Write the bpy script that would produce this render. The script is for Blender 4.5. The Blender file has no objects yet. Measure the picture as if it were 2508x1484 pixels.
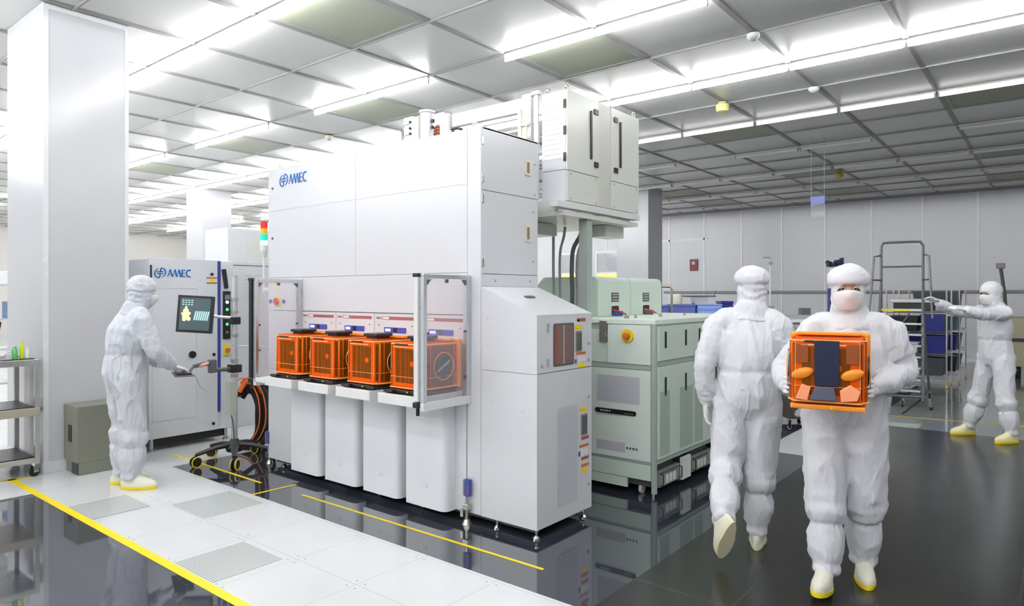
import bpy, bmesh, math, random
from mathutils import Vector, Matrix, noise, Quaternion
from math import sin, cos, pi, radians, sqrt
random.seed(7)
SC = bpy.context.scene
C = SC.collection

# ------------------------------------------------------------------ camera, world, exposure
CAM_H = 1.58
TH = radians(38.96)
FWD = Vector((-sin(TH), cos(TH), 0)); RT = Vector((cos(TH), sin(TH), 0))
cam_d = bpy.data.cameras.new('camera'); cam = bpy.data.objects.new('camera', cam_d); C.objects.link(cam)
cam.location = (0, 0, CAM_H)
cam.rotation_euler = (pi/2, 0, TH)
cam_d.sensor_width = 36.0; cam_d.lens = 36.0*1652/2508
cam_d.shift_y = -20.0/2508
cam_d.clip_end = 200; cam_d.clip_start = 0.05
SC.camera = cam
W = bpy.data.worlds.new('world'); SC.world = W; W.use_nodes = True
W.node_tree.nodes['Background'].inputs[0].default_value = (1, 1, 1, 1)
W.node_tree.nodes['Background'].inputs[1].default_value = 0.25
SC.view_settings.view_transform = 'Standard'; SC.view_settings.look = 'None'
SC.view_settings.exposure = EXPOSURE = 0.36
SC.view_settings.gamma = 1.0; SC.view_settings.use_curve_mapping = False
TUBE_POWER = 34.0
ZC = 4.18

# ------------------------------------------------------------------ materials
MATS = {}
def mat(name, col, rough=0.5, metal=0.0, emit=0.0, coat=0.0, var=0.03, scale=6.0, bump=0.0, bscale=40.0, ior=1.5, spec=0.5, ecol=None):
    if name in MATS: return MATS[name]
    m = bpy.data.materials.new(name); m.use_nodes = True
    nt = m.node_tree; b = nt.nodes['Principled BSDF']
    c = tuple(col) + (1,)
    b.inputs['Base Color'].default_value = c
    b.inputs['Roughness'].default_value = rough; b.inputs['Metallic'].default_value = metal
    b.inputs['IOR'].default_value = ior
    b.inputs['Specular IOR Level'].default_value = spec
    b.inputs['Coat Weight'].default_value = coat; b.inputs['Coat Roughness'].default_value = 0.05
    if emit:
        b.inputs['Emission Color'].default_value = tuple(ecol or col) + (1,); b.inputs['Emission Strength'].default_value = emit
    if var or bump:
        tc = nt.nodes.new('ShaderNodeTexCoord'); nz = nt.nodes.new('ShaderNodeTexNoise')
        nz.inputs['Scale'].default_value = scale; nz.inputs['Detail'].default_value = 3
        nt.links.new(tc.outputs['Object'], nz.inputs['Vector'])
        if var:
            mp = nt.nodes.new('ShaderNodeMapRange')
            mp.inputs['To Min'].default_value = max(0.02, rough-0.04); mp.inputs['To Max'].default_value = min(1, rough+0.06)
            nt.links.new(nz.outputs['Fac'], mp.inputs['Value']); nt.links.new(mp.outputs['Result'], b.inputs['Roughness'])
            mx = nt.nodes.new('ShaderNodeMix'); mx.data_type = 'RGBA'
            mx.inputs[6].default_value = tuple(max(0, x*(1-var)) for x in col)+(1,)
            mx.inputs[7].default_value = tuple(min(1, x*(1+var)) for x in col)+(1,)
            nt.links.new(nz.outputs['Fac'], mx.inputs[0]); nt.links.new(mx.outputs[2], b.inputs['Base Color'])
        if bump:
            nb = nt.nodes.new('ShaderNodeTexNoise'); nb.inputs['Scale'].default_value = bscale; nb.inputs['Detail'].default_value = 4
            nt.links.new(tc.outputs['Object'], nb.inputs['Vector'])
            bp = nt.nodes.new('ShaderNodeBump'); bp.inputs['Strength'].default_value = bump; bp.inputs['Distance'].default_value = 0.01
            nt.links.new(nb.outputs['Fac'], bp.inputs['Height']); nt.links.new(bp.outputs['Normal'], b.inputs['Normal'])
    MATS[name] = m
    return m

def clear_mat(name, tint, body, fac, rough=0.12):
    """tinted see-through plastic: body colour mixed with straight transmission"""
    if name in MATS: return MATS[name]
    m = bpy.data.materials.new(name); m.use_nodes = True
    nt = m.node_tree; b = nt.nodes['Principled BSDF']
    b.inputs['Base Color'].default_value = tuple(body)+(1,); b.inputs['Roughness'].default_value = rough
    t = nt.nodes.new('ShaderNodeBsdfTransparent'); t.inputs[0].default_value = tuple(tint)+(1,)
    mx = nt.nodes.new('ShaderNodeMixShader'); mx.inputs[0].default_value = fac
    nt.links.new(b.outputs[0], mx.inputs[1]); nt.links.new(t.outputs[0], mx.inputs[2])
    nt.links.new(mx.outputs[0], nt.nodes['Material Output'].inputs['Surface'])
    MATS[name] = m
    return m

class NT:
    def __init__(s, name):
        s.m = bpy.data.materials.new(name); s.m.use_nodes = True; s.t = s.m.node_tree; s.b = s.t.nodes['Principled BSDF']; MATS[name] = s.m
    def n(s, typ, **k):
        x = s.t.nodes.new(typ)
        for a, v in k.items(): setattr(x, a, v)
        return x
    def math(s, op, a, b=None, c=None):
        x = s.n('ShaderNodeMath', operation=op)
        for i, v in enumerate((a, b, c)):
            if v is None: continue
            if hasattr(v, 'default_value') or hasattr(v, 'links'): s.t.links.new(v, x.inputs[i])
            else: x.inputs[i].default_value = v
        return x.outputs[0]
    def mix(s, f, a, b):
        x = s.n('ShaderNodeMix', data_type='RGBA')
        for i, v in ((0, f), (6, a), (7, b)):
            if isinstance(v, (tuple, float, int)): x.inputs[i].default_value = v if not isinstance(v, tuple) else tuple(v)+(1,)*(4-len(v))
            else: s.t.links.new(v, x.inputs[i])
        return x.outputs[2]
    def link(s, a, b): s.t.links.new(a, b)

TX, TY = 0.565, 0.51      # floor tile pitch
FX0, FY0 = -2.975, 2.325  # a tile corner
def floor_mat(name, col, rough, seam, spec=0.5, dots=False, seamcol=None, mottling=0.06, coat=0.0, perf=False, bump=0.0):
    q = NT(name)
    tc = q.n('ShaderNodeTexCoord'); sp = q.n('ShaderNodeSeparateXYZ'); q.link(tc.outputs['Object'], sp.inputs[0])
    u = q.math('FRACT', q.math('DIVIDE', q.math('SUBTRACT', sp.outputs[0], FX0), TX))
    v = q.math('FRACT', q.math('DIVIDE', q.math('SUBTRACT', sp.outputs[1], FY0), TY))
    a = q.math('MULTIPLY', q.math('MINIMUM', u, q.math('SUBTRACT', 1.0, u)), TX)
    b = q.math('MULTIPLY', q.math('MINIMUM', v, q.math('SUBTRACT', 1.0, v)), TY)
    line = q.math('LESS_THAN', q.math('MINIMUM', a, b), 0.0022)
    nz = q.n('ShaderNodeTexNoise'); nz.inputs['Scale'].default_value = 2.5; nz.inputs['Detail'].default_value = 5
    q.link(tc.outputs['Object'], nz.inputs['Vector'])
    base = q.mix(nz.outputs['Fac'], tuple(c*(1-mottling) for c in col), tuple(min(1, c*(1+mottling)) for c in col))
    out = q.mix(q.math('MULTIPLY', line, seam), base, seamcol or tuple(c*0.45 for c in col))
    if dots:
        da = q.math('POWER', q.math('SUBTRACT', a, 0.035), 2.0); db = q.math('POWER', q.math('SUBTRACT', b, 0.035), 2.0)
        dd = q.math('LESS_THAN', q.math('ADD', da, db), 0.006**2)
        out = q.mix(q.math('MULTIPLY', dd, 0.65), out, (0.08, 0.08, 0.08))
    q.link(out, q.b.inputs['Base Color'])
    rr = q.n('ShaderNodeMapRange'); rr.inputs['To Min'].default_value = max(0.01, rough*0.8); rr.inputs['To Max'].default_value = rough*1.25
    q.link(nz.outputs['Fac'], rr.inputs['Value']); q.link(rr.outputs[0], q.b.inputs['Roughness'])
    q.b.inputs['Specular IOR Level'].default_value = spec; q.b.inputs['Coat Weight'].default_value = coat; q.b.inputs['Coat Roughness'].default_value = 0.03
    if bump:
        nb = q.n('ShaderNodeTexNoise'); nb.inputs['Scale'].default_value = 1.2; nb.inputs['Detail'].default_value = 1
        q.link(tc.outputs['Object'], nb.inputs['Vector'])
        bp = q.n('ShaderNodeBump'); bp.inputs['Strength'].default_value = bump; bp.inputs['Distance'].default_value = 0.01
        q.link(nb.outputs['Fac'], bp.inputs['Height']); q.link(bp.outputs['Normal'], q.b.inputs['Normal'])
    return q.m

M_dark = floor_mat('dark floor', (0.030, 0.035, 0.048), 0.04, 0.9, spec=0.7, seamcol=(0.008, 0.008, 0.01), coat=0.4, bump=0.03)
MATS['dark floor'].node_tree.nodes['Principled BSDF'].inputs['IOR'].default_value = 1.8
M_black = floor_mat('black floor', (0.022, 0.023, 0.021), 0.20, 0.8, spec=0.55, seamcol=(0.07, 0.07, 0.065), mottling=0.25)
M_white = floor_mat('white floor', (0.65, 0.665, 0.675), 0.16, 0.5, dots=True, spec=0.5)
M_grey = floor_mat('grey floor', (0.30, 0.335, 0.32), 0.09, 0.7, spec=0.7)
M_perf_n = NT('perforated tile')
def _perf(q):
    tc = q.n('ShaderNodeTexCoord'); sp = q.n('ShaderNodeSeparateXYZ'); q.link(tc.outputs['Object'], sp.inputs[0])
    u = q.math('FRACT', q.math('MULTIPLY', sp.outputs[0], 90.0)); v = q.math('FRACT', q.math('MULTIPLY', sp.outputs[1], 62.0))
    h = q.math('MULTIPLY', q.math('LESS_THAN', q.math('ABSOLUTE', q.math('SUBTRACT', u, 0.5)), 0.27), q.math('LESS_THAN', q.math('ABSOLUTE', q.math('SUBTRACT', v, 0.5)), 0.33))
    q.link(q.mix(h, (0.60, 0.63, 0.62), (0.20, 0.22, 0.215)), q.b.inputs['Base Color']); q.b.inputs['Roughness'].default_value = 0.25
_perf(M_perf_n); M_perf = M_perf_n.m

M_panel = mat('white painted panel', (0.645, 0.655, 0.685), 0.22, var=0)
M_panel2 = mat('white machine cover', (0.74, 0.765, 0.80), 0.28, var=0)
M_gap = mat('panel gap', (0.10, 0.10, 0.11), 0.6)
M_softgap = mat('soft panel gap', (0.50, 0.51, 0.54), 0.5)
M_pillar = mat('white pillar cladding', (0.545, 0.55, 0.575), 0.18, var=0)
M_alu = mat('brushed aluminium', (0.62, 0.64, 0.66), 0.28, 0.85)
M_steel = mat('stainless steel', (0.50, 0.49, 0.46), 0.25, 0.9)
M_chrome = mat('chrome', (0.7, 0.7, 0.7), 0.12, 1.0)
M_grey_m = mat('grey painted metal', (0.33, 0.34, 0.34), 0.4)
M_dgrey = mat('dark grey metal', (0.10, 0.105, 0.11), 0.45)
M_blk = mat('black plastic', (0.012, 0.012, 0.014), 0.35)
M_rub = mat('black rubber', (0.015, 0.015, 0.015), 0.7)
M_white_p = mat('white plastic', (0.70, 0.70, 0.70), 0.35)
M_cream = mat('cream metal', (0.66, 0.62, 0.50), 0.4)
M_olive = mat('olive grey metal', (0.20, 0.205, 0.165), 0.42)
M_sage = mat('sage green panel', (0.61, 0.71, 0.625), 0.3, var=0.015)
M_sage_l = mat('pale sage panel', (0.72, 0.79, 0.73), 0.3, var=0.015)
M_sage_d = mat('grey green frame', (0.36, 0.42, 0.385), 0.4)
M_sage_v = mat('green vent mesh', (0.38, 0.46, 0.41), 0.6)
M_khaki = mat('khaki grey cabinet', (0.66, 0.67, 0.62), 0.26, var=0)
M_beige = mat('beige paint', (0.52, 0.47, 0.30), 0.45)
M_yellow = mat('yellow tape', (0.86, 0.66, 0.0), 0.35)
M_yel = mat('yellow plastic', (0.85, 0.60, 0.01), 0.35)
M_red = mat('red plastic', (0.55, 0.03, 0.03), 0.35)
M_brown = mat('brown red print', (0.34, 0.10, 0.11), 0.5)
M_label = mat('label white', (0.75, 0.74, 0.70), 0.5)
M_lblue = mat('label blue', (0.04, 0.08, 0.35), 0.4)
M_orange_l = mat('label orange', (0.55, 0.16, 0.03), 0.5)
M_logo = mat('logo blue', (0.012, 0.13, 0.42), 0.4)
M_navy = mat('navy strip', (0.03, 0.045, 0.30), 0.4)
M_bin_blue = mat('blue bin', (0.012, 0.018, 0.19), 0.4)
M_tray = mat('blue tray', (0.11, 0.14, 0.42), 0.4)
M_tray_l = mat('light blue tray', (0.25, 0.36, 0.75), 0.4)
def cloth_mat(name, col, st=0.6):
    q = NT(name); b = q.b
    b.inputs['Roughness'].default_value = 0.72; b.inputs['Specular IOR Level'].default_value = 0.25
    tc = q.n('ShaderNodeTexCoord'); mp = q.n('ShaderNodeMapping'); mp.inputs['Scale'].default_value = (1.0, 1.0, 0.38); mp.inputs['Rotation'].default_value = (0.3, 0.35, 0.0)
    q.link(tc.outputs['Object'], mp.inputs['Vector'])
    hs = None
    for sc_, w_ in ((6.5, 1.0), (14.0, 0.4)):
        nz = q.n('ShaderNodeTexNoise'); nz.inputs['Scale'].default_value = sc_; nz.inputs['Detail'].default_value = 1.5; nz.inputs['Distortion'].default_value = 0.9
        q.link(mp.outputs[0], nz.inputs['Vector'])
        r = q.math('POWER', q.math('SUBTRACT', 1.0, q.math('ABSOLUTE', q.math('SUBTRACT', q.math('MULTIPLY', nz.outputs['Fac'], 4.0), 2.0))), 2.0)
        r = q.math('MULTIPLY', r, w_); hs = r if hs is None else q.math('ADD', hs, r)
    fz = q.n('ShaderNodeTexNoise'); fz.inputs['Scale'].default_value = 3.0; q.link(tc.outputs['Object'], fz.inputs['Vector'])
    q.link(q.mix(fz.outputs['Fac'], tuple(c*0.97 for c in col), col), b.inputs['Base Color'])
    bp = q.n('ShaderNodeBump'); bp.inputs['Strength'].default_value = st; bp.inputs['Distance'].default_value = 0.009
    q.link(hs, bp.inputs['Height']); q.link(bp.outputs['Normal'], b.inputs['Normal'])
    return q.m
M_cloth = cloth_mat('cleanroom fabric', (0.67, 0.68, 0.72))
M_cloth_g = cloth_mat('grey white fabric', (0.56, 0.58, 0.63), 0.95)
M_mask = mat('mask fabric', (0.70, 0.68, 0.68), 0.8, bump=0.15, bscale=60)
M_glove = mat('white glove', (0.80, 0.80, 0.80), 0.55)
M_skin = mat('skin', (0.50, 0.29, 0.19), 0.5, var=0.06)
M_eye = mat('eye white', (0.75, 0.73, 0.7), 0.2)
M_iris = mat('dark iris', (0.02, 0.012, 0.01), 0.2)
M_hair = mat('dark hair', (0.015, 0.012, 0.01), 0.6)
M_shoe_y = mat('yellow shoe sole', (0.80, 0.62, 0.03), 0.4)
M_shoe_c = mat('cream shoe', (0.74, 0.73, 0.60), 0.5)
M_hose = mat('orange hose', (0.75, 0.14, 0.02), 0.35)
M_copper = mat('brown coil', (0.22, 0.06, 0.03), 0.4)
M_pod = clear_mat('orange pod plastic', (1.0, 0.50, 0.10), (0.70, 0.19, 0.01), 0.76, 0.06)
M_pod_s = mat('solid orange plastic', (0.95, 0.31, 0.02), 0.25)
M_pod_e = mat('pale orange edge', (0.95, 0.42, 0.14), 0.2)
M_wafer = mat('dark wafer', (0.03, 0.014, 0.008), 0.25)
M_poddark = mat('pod green black', (0.012, 0.035, 0.03), 0.3)
M_acryl = clear_mat('smoky acrylic', (0.99, 0.98, 0.99), (0.70, 0.66, 0.70), 0.84, 0.05)  # clear sheet with an even mauve grey body colour mixed in
M_glass = clear_mat('window glass', (0.97, 0.98, 0.99), (0.88, 0.89, 0.92), 0.6, 0.05)
M_faint = clear_mat('faint clear film', (0.97, 0.97, 0.98), (0.8, 0.8, 0.85), 0.93, 0.05)
M_ladder = mat('dark ladder steel', (0.15, 0.155, 0.16), 0.35, 0.4)
M_tube = mat('lit tube', (1, 1, 1), 0.5, emit=TUBE_POWER, ecol=(0.985, 0.997, 1.0), var=0)
M_tube_dim = mat('dimly lit tube', (1, 1, 1), 0.5, emit=1.3, ecol=(1.0, 0.99, 0.96), var=0)
M_tube_off = mat('unlit tube', (0.93, 0.93, 0.93), 0.25, var=0)
M_fix = mat('light housing', (0.78, 0.78, 0.77), 0.35)
M_screen = mat('screen', (0.03, 0.045, 0.05), 0.3, emit=0.30, ecol=(0.13, 0.20, 0.22), var=0)
M_scr_y = mat('screen yellow', (0.8, 0.7, 0.4), 0.3, emit=0.4, ecol=(0.9, 0.72, 0.32), var=0)
M_scr_t = mat('screen teal', (0.4, 0.7, 0.65), 0.3, emit=0.38, ecol=(0.45, 0.68, 0.6), var=0)
M_led_g = mat('green led', (0.1, 0.9, 0.3), 0.3, emit=0.7, ecol=(0.02, 0.8, 0.12), var=0)
M_led_w = mat('white led', (0.9, 0.9, 1.0), 0.3, emit=2.5, ecol=(0.7, 0.75, 1.0), var=0)
M_disp = mat('blue display', (0.04, 0.05, 0.28), 0.25, emit=0.25, ecol=(0.08, 0.09, 0.45), var=0)
M_disp_l = mat('display lit digits', (0.5, 0.55, 0.9), 0.25, emit=0.6, ecol=(0.5, 0.55, 0.95), var=0)
M_sig_r = mat('signal red', (0.75, 0.01, 0.03), 0.25, emit=0.15, var=0)
M_sig_o = mat('signal orange', (1.0, 0.33, 0.01), 0.25, emit=0.3, var=0)
M_sig_g = mat('signal green', (0.0, 0.62, 0.42), 0.25, emit=0.3, var=0)
M_sig_b = mat('signal blue lit', (0.45, 0.8, 1.0), 0.25, emit=2.6, ecol=(0.22, 0.55, 1.0), var=0)
M_wall = mat('wall panel', (0.74, 0.74, 0.775), 0.3, var=0.01)
M_wall_w = mat('warm white wall', (0.86, 0.83, 0.78), 0.5, var=0.01)
M_seam = mat('wall joint strip', (0.95, 0.95, 0.96), 0.4)
M_ylit = mat('yellow lit room', (0.9, 0.65, 0.2), 0.5, emit=0.55, ecol=(1.0, 0.70, 0.22), var=0)
M_bar = mat('ceiling grid bar', (0.27, 0.27, 0.25), 0.4, var=0.02)
M_bar_l = mat('light ceiling grid bar', (0.36, 0.36, 0.345), 0.4, var=0.02)
M_filter = mat('filter mesh', (0.40, 0.42, 0.33), 0.55, var=0.03)
M_tan = mat('tan tray top', (0.50, 0.44, 0.38), 0.5)
M_pcb = mat('electronics front', (0.32, 0.36, 0.33), 0.4, 0.3)
M_vent = mat('grey vent mesh', (0.50, 0.51, 0.55), 0.55)
M_wind = mat('dark window', (0.20, 0.13, 0.12), 0.08)
def ceiling_mat():
    q = NT('ceiling panel')
    tc = q.n('ShaderNodeTexCoord'); nz = q.n('ShaderNodeTexNoise'); nz.inputs['Scale'].default_value = 0.6
    q.link(tc.outputs['Object'], nz.inputs['Vector'])
    q.link(q.mix(nz.outputs['Fac'], (0.64, 0.635, 0.62), (0.69, 0.685, 0.67)), q.b.inputs['Base Color'])
    q.b.inputs['Roughness'].default_value = 0.30; q.b.inputs['Metallic'].default_value = 0.12
    q.b.inputs['Specular IOR Level'].default_value = 0.6
    return q.m
M_ceil = ceiling_mat()

# ------------------------------------------------------------------ mesh helpers
XW = {}     # object name -> world matrix at build time
def I4(): return Matrix.Identity(4)

class MB:
    """collects simple solids in one bmesh; every solid may be given a frame (Matrix)"""
    def __init__(s, M=None): s.bm = bmesh.new(); s.M = M or I4()
    def _add(s, bm2, M=None):
        me = bpy.data.meshes.new('tmp'); bm2.to_mesh(me); bm2.free()
        me.transform(s.M @ (M or I4()))
        s.bm.from_mesh(me); bpy.data.meshes.remove(me)
    def box(s, x0, x1, y0, y1, z0, z1, bev=0.0, seg=2, M=None):
        b = bmesh.new(); bmesh.ops.create_cube(b, size=1)
        bmesh.ops.scale(b, vec=(abs(x1-x0), abs(y1-y0), abs(z1-z0)), verts=b.verts)
        bmesh.ops.translate(b, vec=((x0+x1)/2, (y0+y1)/2, (z0+z1)/2), verts=b.verts)
        if bev: bmesh.ops.bevel(b, geom=list(b.edges), offset=bev, segments=seg, profile=0.5, affect='EDGES', clamp_overlap=True)
        s._add(b, M); return s
    def cyl(s, p0, p1, r0, r1=None, n=16, M=None):
        p0 = Vector(p0); p1 = Vector(p1); r1 = r0 if r1 is None else r1
        d = p1-p0; b = bmesh.new()
        bmesh.ops.create_cone(b, cap_ends=True, segments=n, radius1=r0, radius2=r1, depth=d.length)
        q = Vector((0, 0, 1)).rotation_difference(d.normalized())
        bmesh.ops.transform(b, matrix=Matrix.Translation((p0+p1)/2) @ q.to_matrix().to_4x4(), verts=b.verts)
        s._add(b, M); return s
    def sph(s, c, r, sc=(1, 1, 1), u=16, v=10, M=None):
        b = bmesh.new(); bmesh.ops.create_uvsphere(b, u_segments=u, v_segments=v, radius=r)
        bmesh.ops.scale(b, vec=sc, verts=b.verts); bmesh.ops.translate(b, vec=c, verts=b.verts)
        s._add(b, M); return s
    def tor(s, c, axis, R, r, n=24, k=8, M=None):
        pts = []
        q = Vector((0, 0, 1)).rotation_difference(Vector(axis).normalized())
        for i in range(n):
            a = 2*pi*i/n; pts.append(Vector(c) + q @ Vector((R*cos(a), R*sin(a), 0)))
        s.tube(pts, r, k, closed=True, M=M); return s
    def tube(s, pts, r, n=10, closed=False, side=None, M=None, cap=True):
        """r: number, list of numbers or list of (ra, rb) with ra along `side`"""
        pts = [Vector(p) for p in pts]; N = len(pts)
        b = bmesh.new(); rings = []; prev = None
        for i, p in enumerate(pts):
            if closed: t = pts[(i+1) % N]-pts[i-1]
            else: t = pts[min(i+1, N-1)]-pts[max(i-1, 0)]
            t.normalize()
            if side is not None: a = Vector(side)-t*t.dot(Vector(side))
            elif prev is None:
                a = Vector((0, 0, 1)) if abs(t.z) < 0.9 else Vector((1, 0, 0)); a = a-t*t.dot(a)
            else: a = prev-t*t.dot(prev)
            a.normalize(); prev = a; bb = t.cross(a)
            rr = r[i] if isinstance(r, (list, tuple)) else r
            ra, rb = rr if isinstance(rr, (list, tuple)) else (rr, rr)
            rings.append([b.verts.new(p+a*ra*cos(2*pi*k/n)+bb*rb*sin(2*pi*k/n)) for k in range(n)])
        for i in range(N if closed else N-1):
            A = rings[i]; B = rings[(i+1) % N]
            for k in range(n): b.faces.new((A[k], A[(k+1) % n], B[(k+1) % n], B[k]))
        if not closed and cap:
            b.faces.new(list(reversed(rings[0]))); b.faces.new(rings[-1])
        bmesh.ops.recalc_face_normals(b, faces=b.faces)
        s._add(b, M); return s
    def prism(s, poly, h0, h1, axis='z', bev=0.0, M=None):
        """poly: 2-D outline; axis z -> (x,y), y -> (x,z), x -> (y,z); extruded from h0 to h1"""
        b = bmesh.new()
        def P(p, h): return {'z': (p[0], p[1], h), 'y': (p[0], h, p[1]), 'x': (h, p[0], p[1])}[axis]
        A = [b.verts.new(P(p, h0)) for p in poly]; B = [b.verts.new(P(p, h1)) for p in poly]; n = len(poly)
        b.faces.new(A); b.faces.new(list(reversed(B)))
        for i in range(n): b.faces.new((A[i], B[i], B[(i+1) % n], A[(i+1) % n]))
        bmesh.ops.recalc_face_normals(b, faces=b.faces)
        if bev: bmesh.ops.bevel(b, geom=list(b.edges), offset=bev, segments=2, profile=0.5, affect='EDGES', clamp_overlap=True)
        s._add(b, M); return s
    def lathe(s, c, prof, n=20, M=None):
        b = bmesh.new(); rings = []
        for (r, z) in prof: rings.append([b.verts.new((c[0]+r*cos(2*pi*k/n), c[1]+r*sin(2*pi*k/n), c[2]+z)) for k in range(n)])
        for A, B in zip(rings, rings[1:]):
            for k in range(n): b.faces.new((A[k], A[(k+1) % n], B[(k+1) % n], B[k]))
        b.faces.new(list(reversed(rings[0]))); b.faces.new(rings[-1])
        bmesh.ops.recalc_face_normals(b, faces=b.faces)
        s._add(b, M); return s
    def stroke(s, pts, w, h=0.003, M=None):
        """flat ribbon along 2-D points in the frame's x-y plane, thickness h upward in z; w number or list"""
        N = len(pts); ws = w if isinstance(w, (list, tuple)) else [w]*N
        b = bmesh.new(); L = []
        for i, p in enumerate(pts):
            a = Vector(pts[max(i-1, 0)]); c = Vector(pts[min(i+1, N-1)]); t = (c-a).normalized(); nn = Vector((-t.y, t.x)); p = Vector(p)
            L.append([b.verts.new((q.x, q.y, z)) for q, z in ((p+nn*ws[i]/2, 0), (p-nn*ws[i]/2, 0), (p-nn*ws[i]/2, h), (p+nn*ws[i]/2, h))])
        for A, B in zip(L, L[1:]):
            for k in range(4): b.faces.new((A[k], A[(k+1) % 4], B[(k+1) % 4], B[k]))
        b.faces.new(L[0]); b.faces.new(list(reversed(L[-1])))
        bmesh.ops.recalc_face_normals(b, faces=b.faces)
        s._add(b, M); return s
    def build(s, name, m, parent=None, smooth=False, world=True):
        me = bpy.data.meshes.new(name); s.bm.to_mesh(me); s.bm.free()
        return link_mesh(name, me, m, parent, smooth, world)

def link_mesh(name, me, m, parent=None, smooth=False, world=True):
    o = bpy.data.objects.new(name, me); C.objects.link(o)
    me.materials.append(m)
    if smooth:
        for p in me.polygons: p.use_smooth = True
        try:
            me.set_sharp_from_angle(angle=radians(35))
        except Exception: pass
    if parent is not None:
        o.parent = parent; Mw = XW.get(parent.name, I4())
        if world: me.transform(Mw.inverted())
        XW[o.name] = Mw
    else: XW[o.name] = I4()
    return o

def each(name, m, parent, mbs, smooth=False, world=True):
    return [b.build(name, m, parent, smooth, world) for b in mbs]
def thing(name, label, cat, loc=(0, 0, 0), rotz=0.0, group=None):
    o = bpy.data.objects.new(name, None); C.objects.link(o)
    o.empty_display_size = 0.1
    o.location = loc; o.rotation_euler = (0, 0, rotz)
    o['label'] = label; o['category'] = cat
    if group: o['group'] = group
    XW[o.name] = Matrix.Translation(Vector(loc)) @ Matrix.Rotation(rotz, 4, 'Z')
    return o
def tag(o, label, cat, group=None):
    o['label'] = label; o['category'] = cat
    if group: o['group'] = group
    return o
def struct(o): o['kind'] = 'structure'; return o
def dup(root, loc, rotz=None, label=None, group=None):
    r = root.copy(); C.objects.link(r); r.location = loc
    if rotz is not None: r.rotation_euler = (0, 0, rotz)
    if label: r['label'] = label
    if group: r['group'] = group
    def rec(a, b):
        for ch in list(a.children):
            c = ch.copy(); C.objects.link(c); c.parent = b; rec(ch, c)
    rec(root, r)
    return r
def crv(pts, k=6, closed=False):
    """smooth curve through the points"""
    P = [Vector(p) for p in pts]; out = []
    for i in range(len(P)-1):
        a = P[max(i-1, 0)]; b = P[i]; c = P[i+1]; d = P[min(i+2, len(P)-1)]
        for j in range(k):
            t = j/k
            out.append(0.5*((2*b)+(c-a)*t+(2*a-5*b+4*c-d)*t*t+(3*b-a-3*c+d)*t**3))
    out.append(P[-1]); return out
def frame(o, u, v):
    """matrix whose x axis is u, y axis is v, z axis is u x v (the face's outward normal)"""
    u = Vector(u).normalized(); v = Vector(v).normalized(); w = u.cross(v)
    return Matrix(((u.x, v.x, w.x, o[0]), (u.y, v.y, w.y, o[1]), (u.z, v.z, w.z, o[2]), (0, 0, 0, 1)))
def FY(y): return frame((0, y, 0), (1, 0, 0), (0, 0, 1))     # face looking to -Y : (X, Z, outwards)
def FX(x): return frame((x, 0, 0), (0, 1, 0), (0, 0, 1))     # face looking to +X : (Y, Z, outwards)
def rrect(x0, x1, y0, y1, r, n=5):
    out = []
    for cx, cy, a0 in ((x1-r, y0+r, -pi/2), (x1-r, y1-r, 0), (x0+r, y1-r, pi/2), (x0+r, y0+r, pi)):
        for i in range(n+1):
            a = a0+pi/2*i/n; out.append((cx+r*cos(a), cy+r*sin(a)))
    return out
def plate(F, x0, x1, y0, y1, h, r=0.0, h0=0.0, mb=None):
    mb = mb or MB()
    if r: mb.prism(rrect(x0, x1, y0, y1, r), h0, h, 'z', M=F)
    else: mb.box(x0, x1, y0, y1, h0, h, M=F)
    return mb
ORD = ['first', 'second', 'third', 'fourth', 'fifth', 'sixth', 'seventh', 'eighth', 'ninth', 'tenth', 'eleventh', 'twelfth', 'thirteenth', 'fourteenth', 'fifteenth', 'sixteenth', 'seventeenth', 'eighteenth', 'nineteenth', 'twentieth', 'twenty-first', 'twenty-second', 'twenty-third', 'twenty-fourth', 'twenty-fifth', 'twenty-sixth', 'twenty-seventh', 'twenty-eighth', 'twenty-ninth', 'thirtieth']
# ================================================================== the room
XL, XR, YF, YB = -31.0, 5.5, -9.0, 20.2
def slab(name, x0, x1, y0, y1, m, z0=-0.05, z1=0.0):
    return struct(MB().box(x0, x1, y0, y1, z0, z1).build(name, m))
slab('floor', -6.33, -1.83, 2.86, 20.2, M_dark)                 # dark polished floor under the tools
slab('floor', -6.33, 5.5, YF, 1.80, M_dark)
slab('floor', -6.33, -1.83, 1.80, 2.86, M_white)                # white walkway
slab('floor', -31, -6.33, YF, 20.2, M_white)
slab('floor', -1.83, 5.5, 1.80, 9.2, M_black)                   # black floor at the right
slab('floor', -1.83, 5.5, 9.2, 20.2, M_grey)
struct(MB().box(-2.35, -1.835, 6.95, 9.2, 0.0, 0.003).build('floor', M_white))
struct(MB().box(XL, XR, YF, YB, ZC, ZC+0.06).build('ceiling', M_ceil))
wb = MB().box(XL, XR, YB, YB+0.1, 0, ZC).build('wall_back', M_wall); struct(wb)
struct(MB().box(XL-0.1, XL, YF, YB, 0, ZC).build('wall_left', M_wall_w))
struct(MB().box(XR, XR+0.1, YF, YB, 0, ZC).build('wall_right', M_wall))
struct(MB().box(XL, XR, YF-0.1, YF, 0, ZC).build('wall_front', M_wall))
mb = MB()
for k in range(-6, 9):
    x = -4.29*1.18 + 1.19*k*0.99 + 0.0
    mb.box(x-0.022, x+0.022, YB-0.012, YB-0.001, 0.1, ZC-0.02)
mb.box(-10.6, -8.5, YB-0.012, YB-0.001, 3.30, 3.36)
struct(mb.build('trim_1', M_seam))
struct(MB().box(XL, XR, YB-0.03, YB-0.001, 0, 0.1).build('baseboard_back', M_alu))
struct(MB().box(XL, XR, YB-0.06, YB-0.001, ZC-0.05, ZC-0.002).build('trim_2', M_bar_l))

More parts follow.
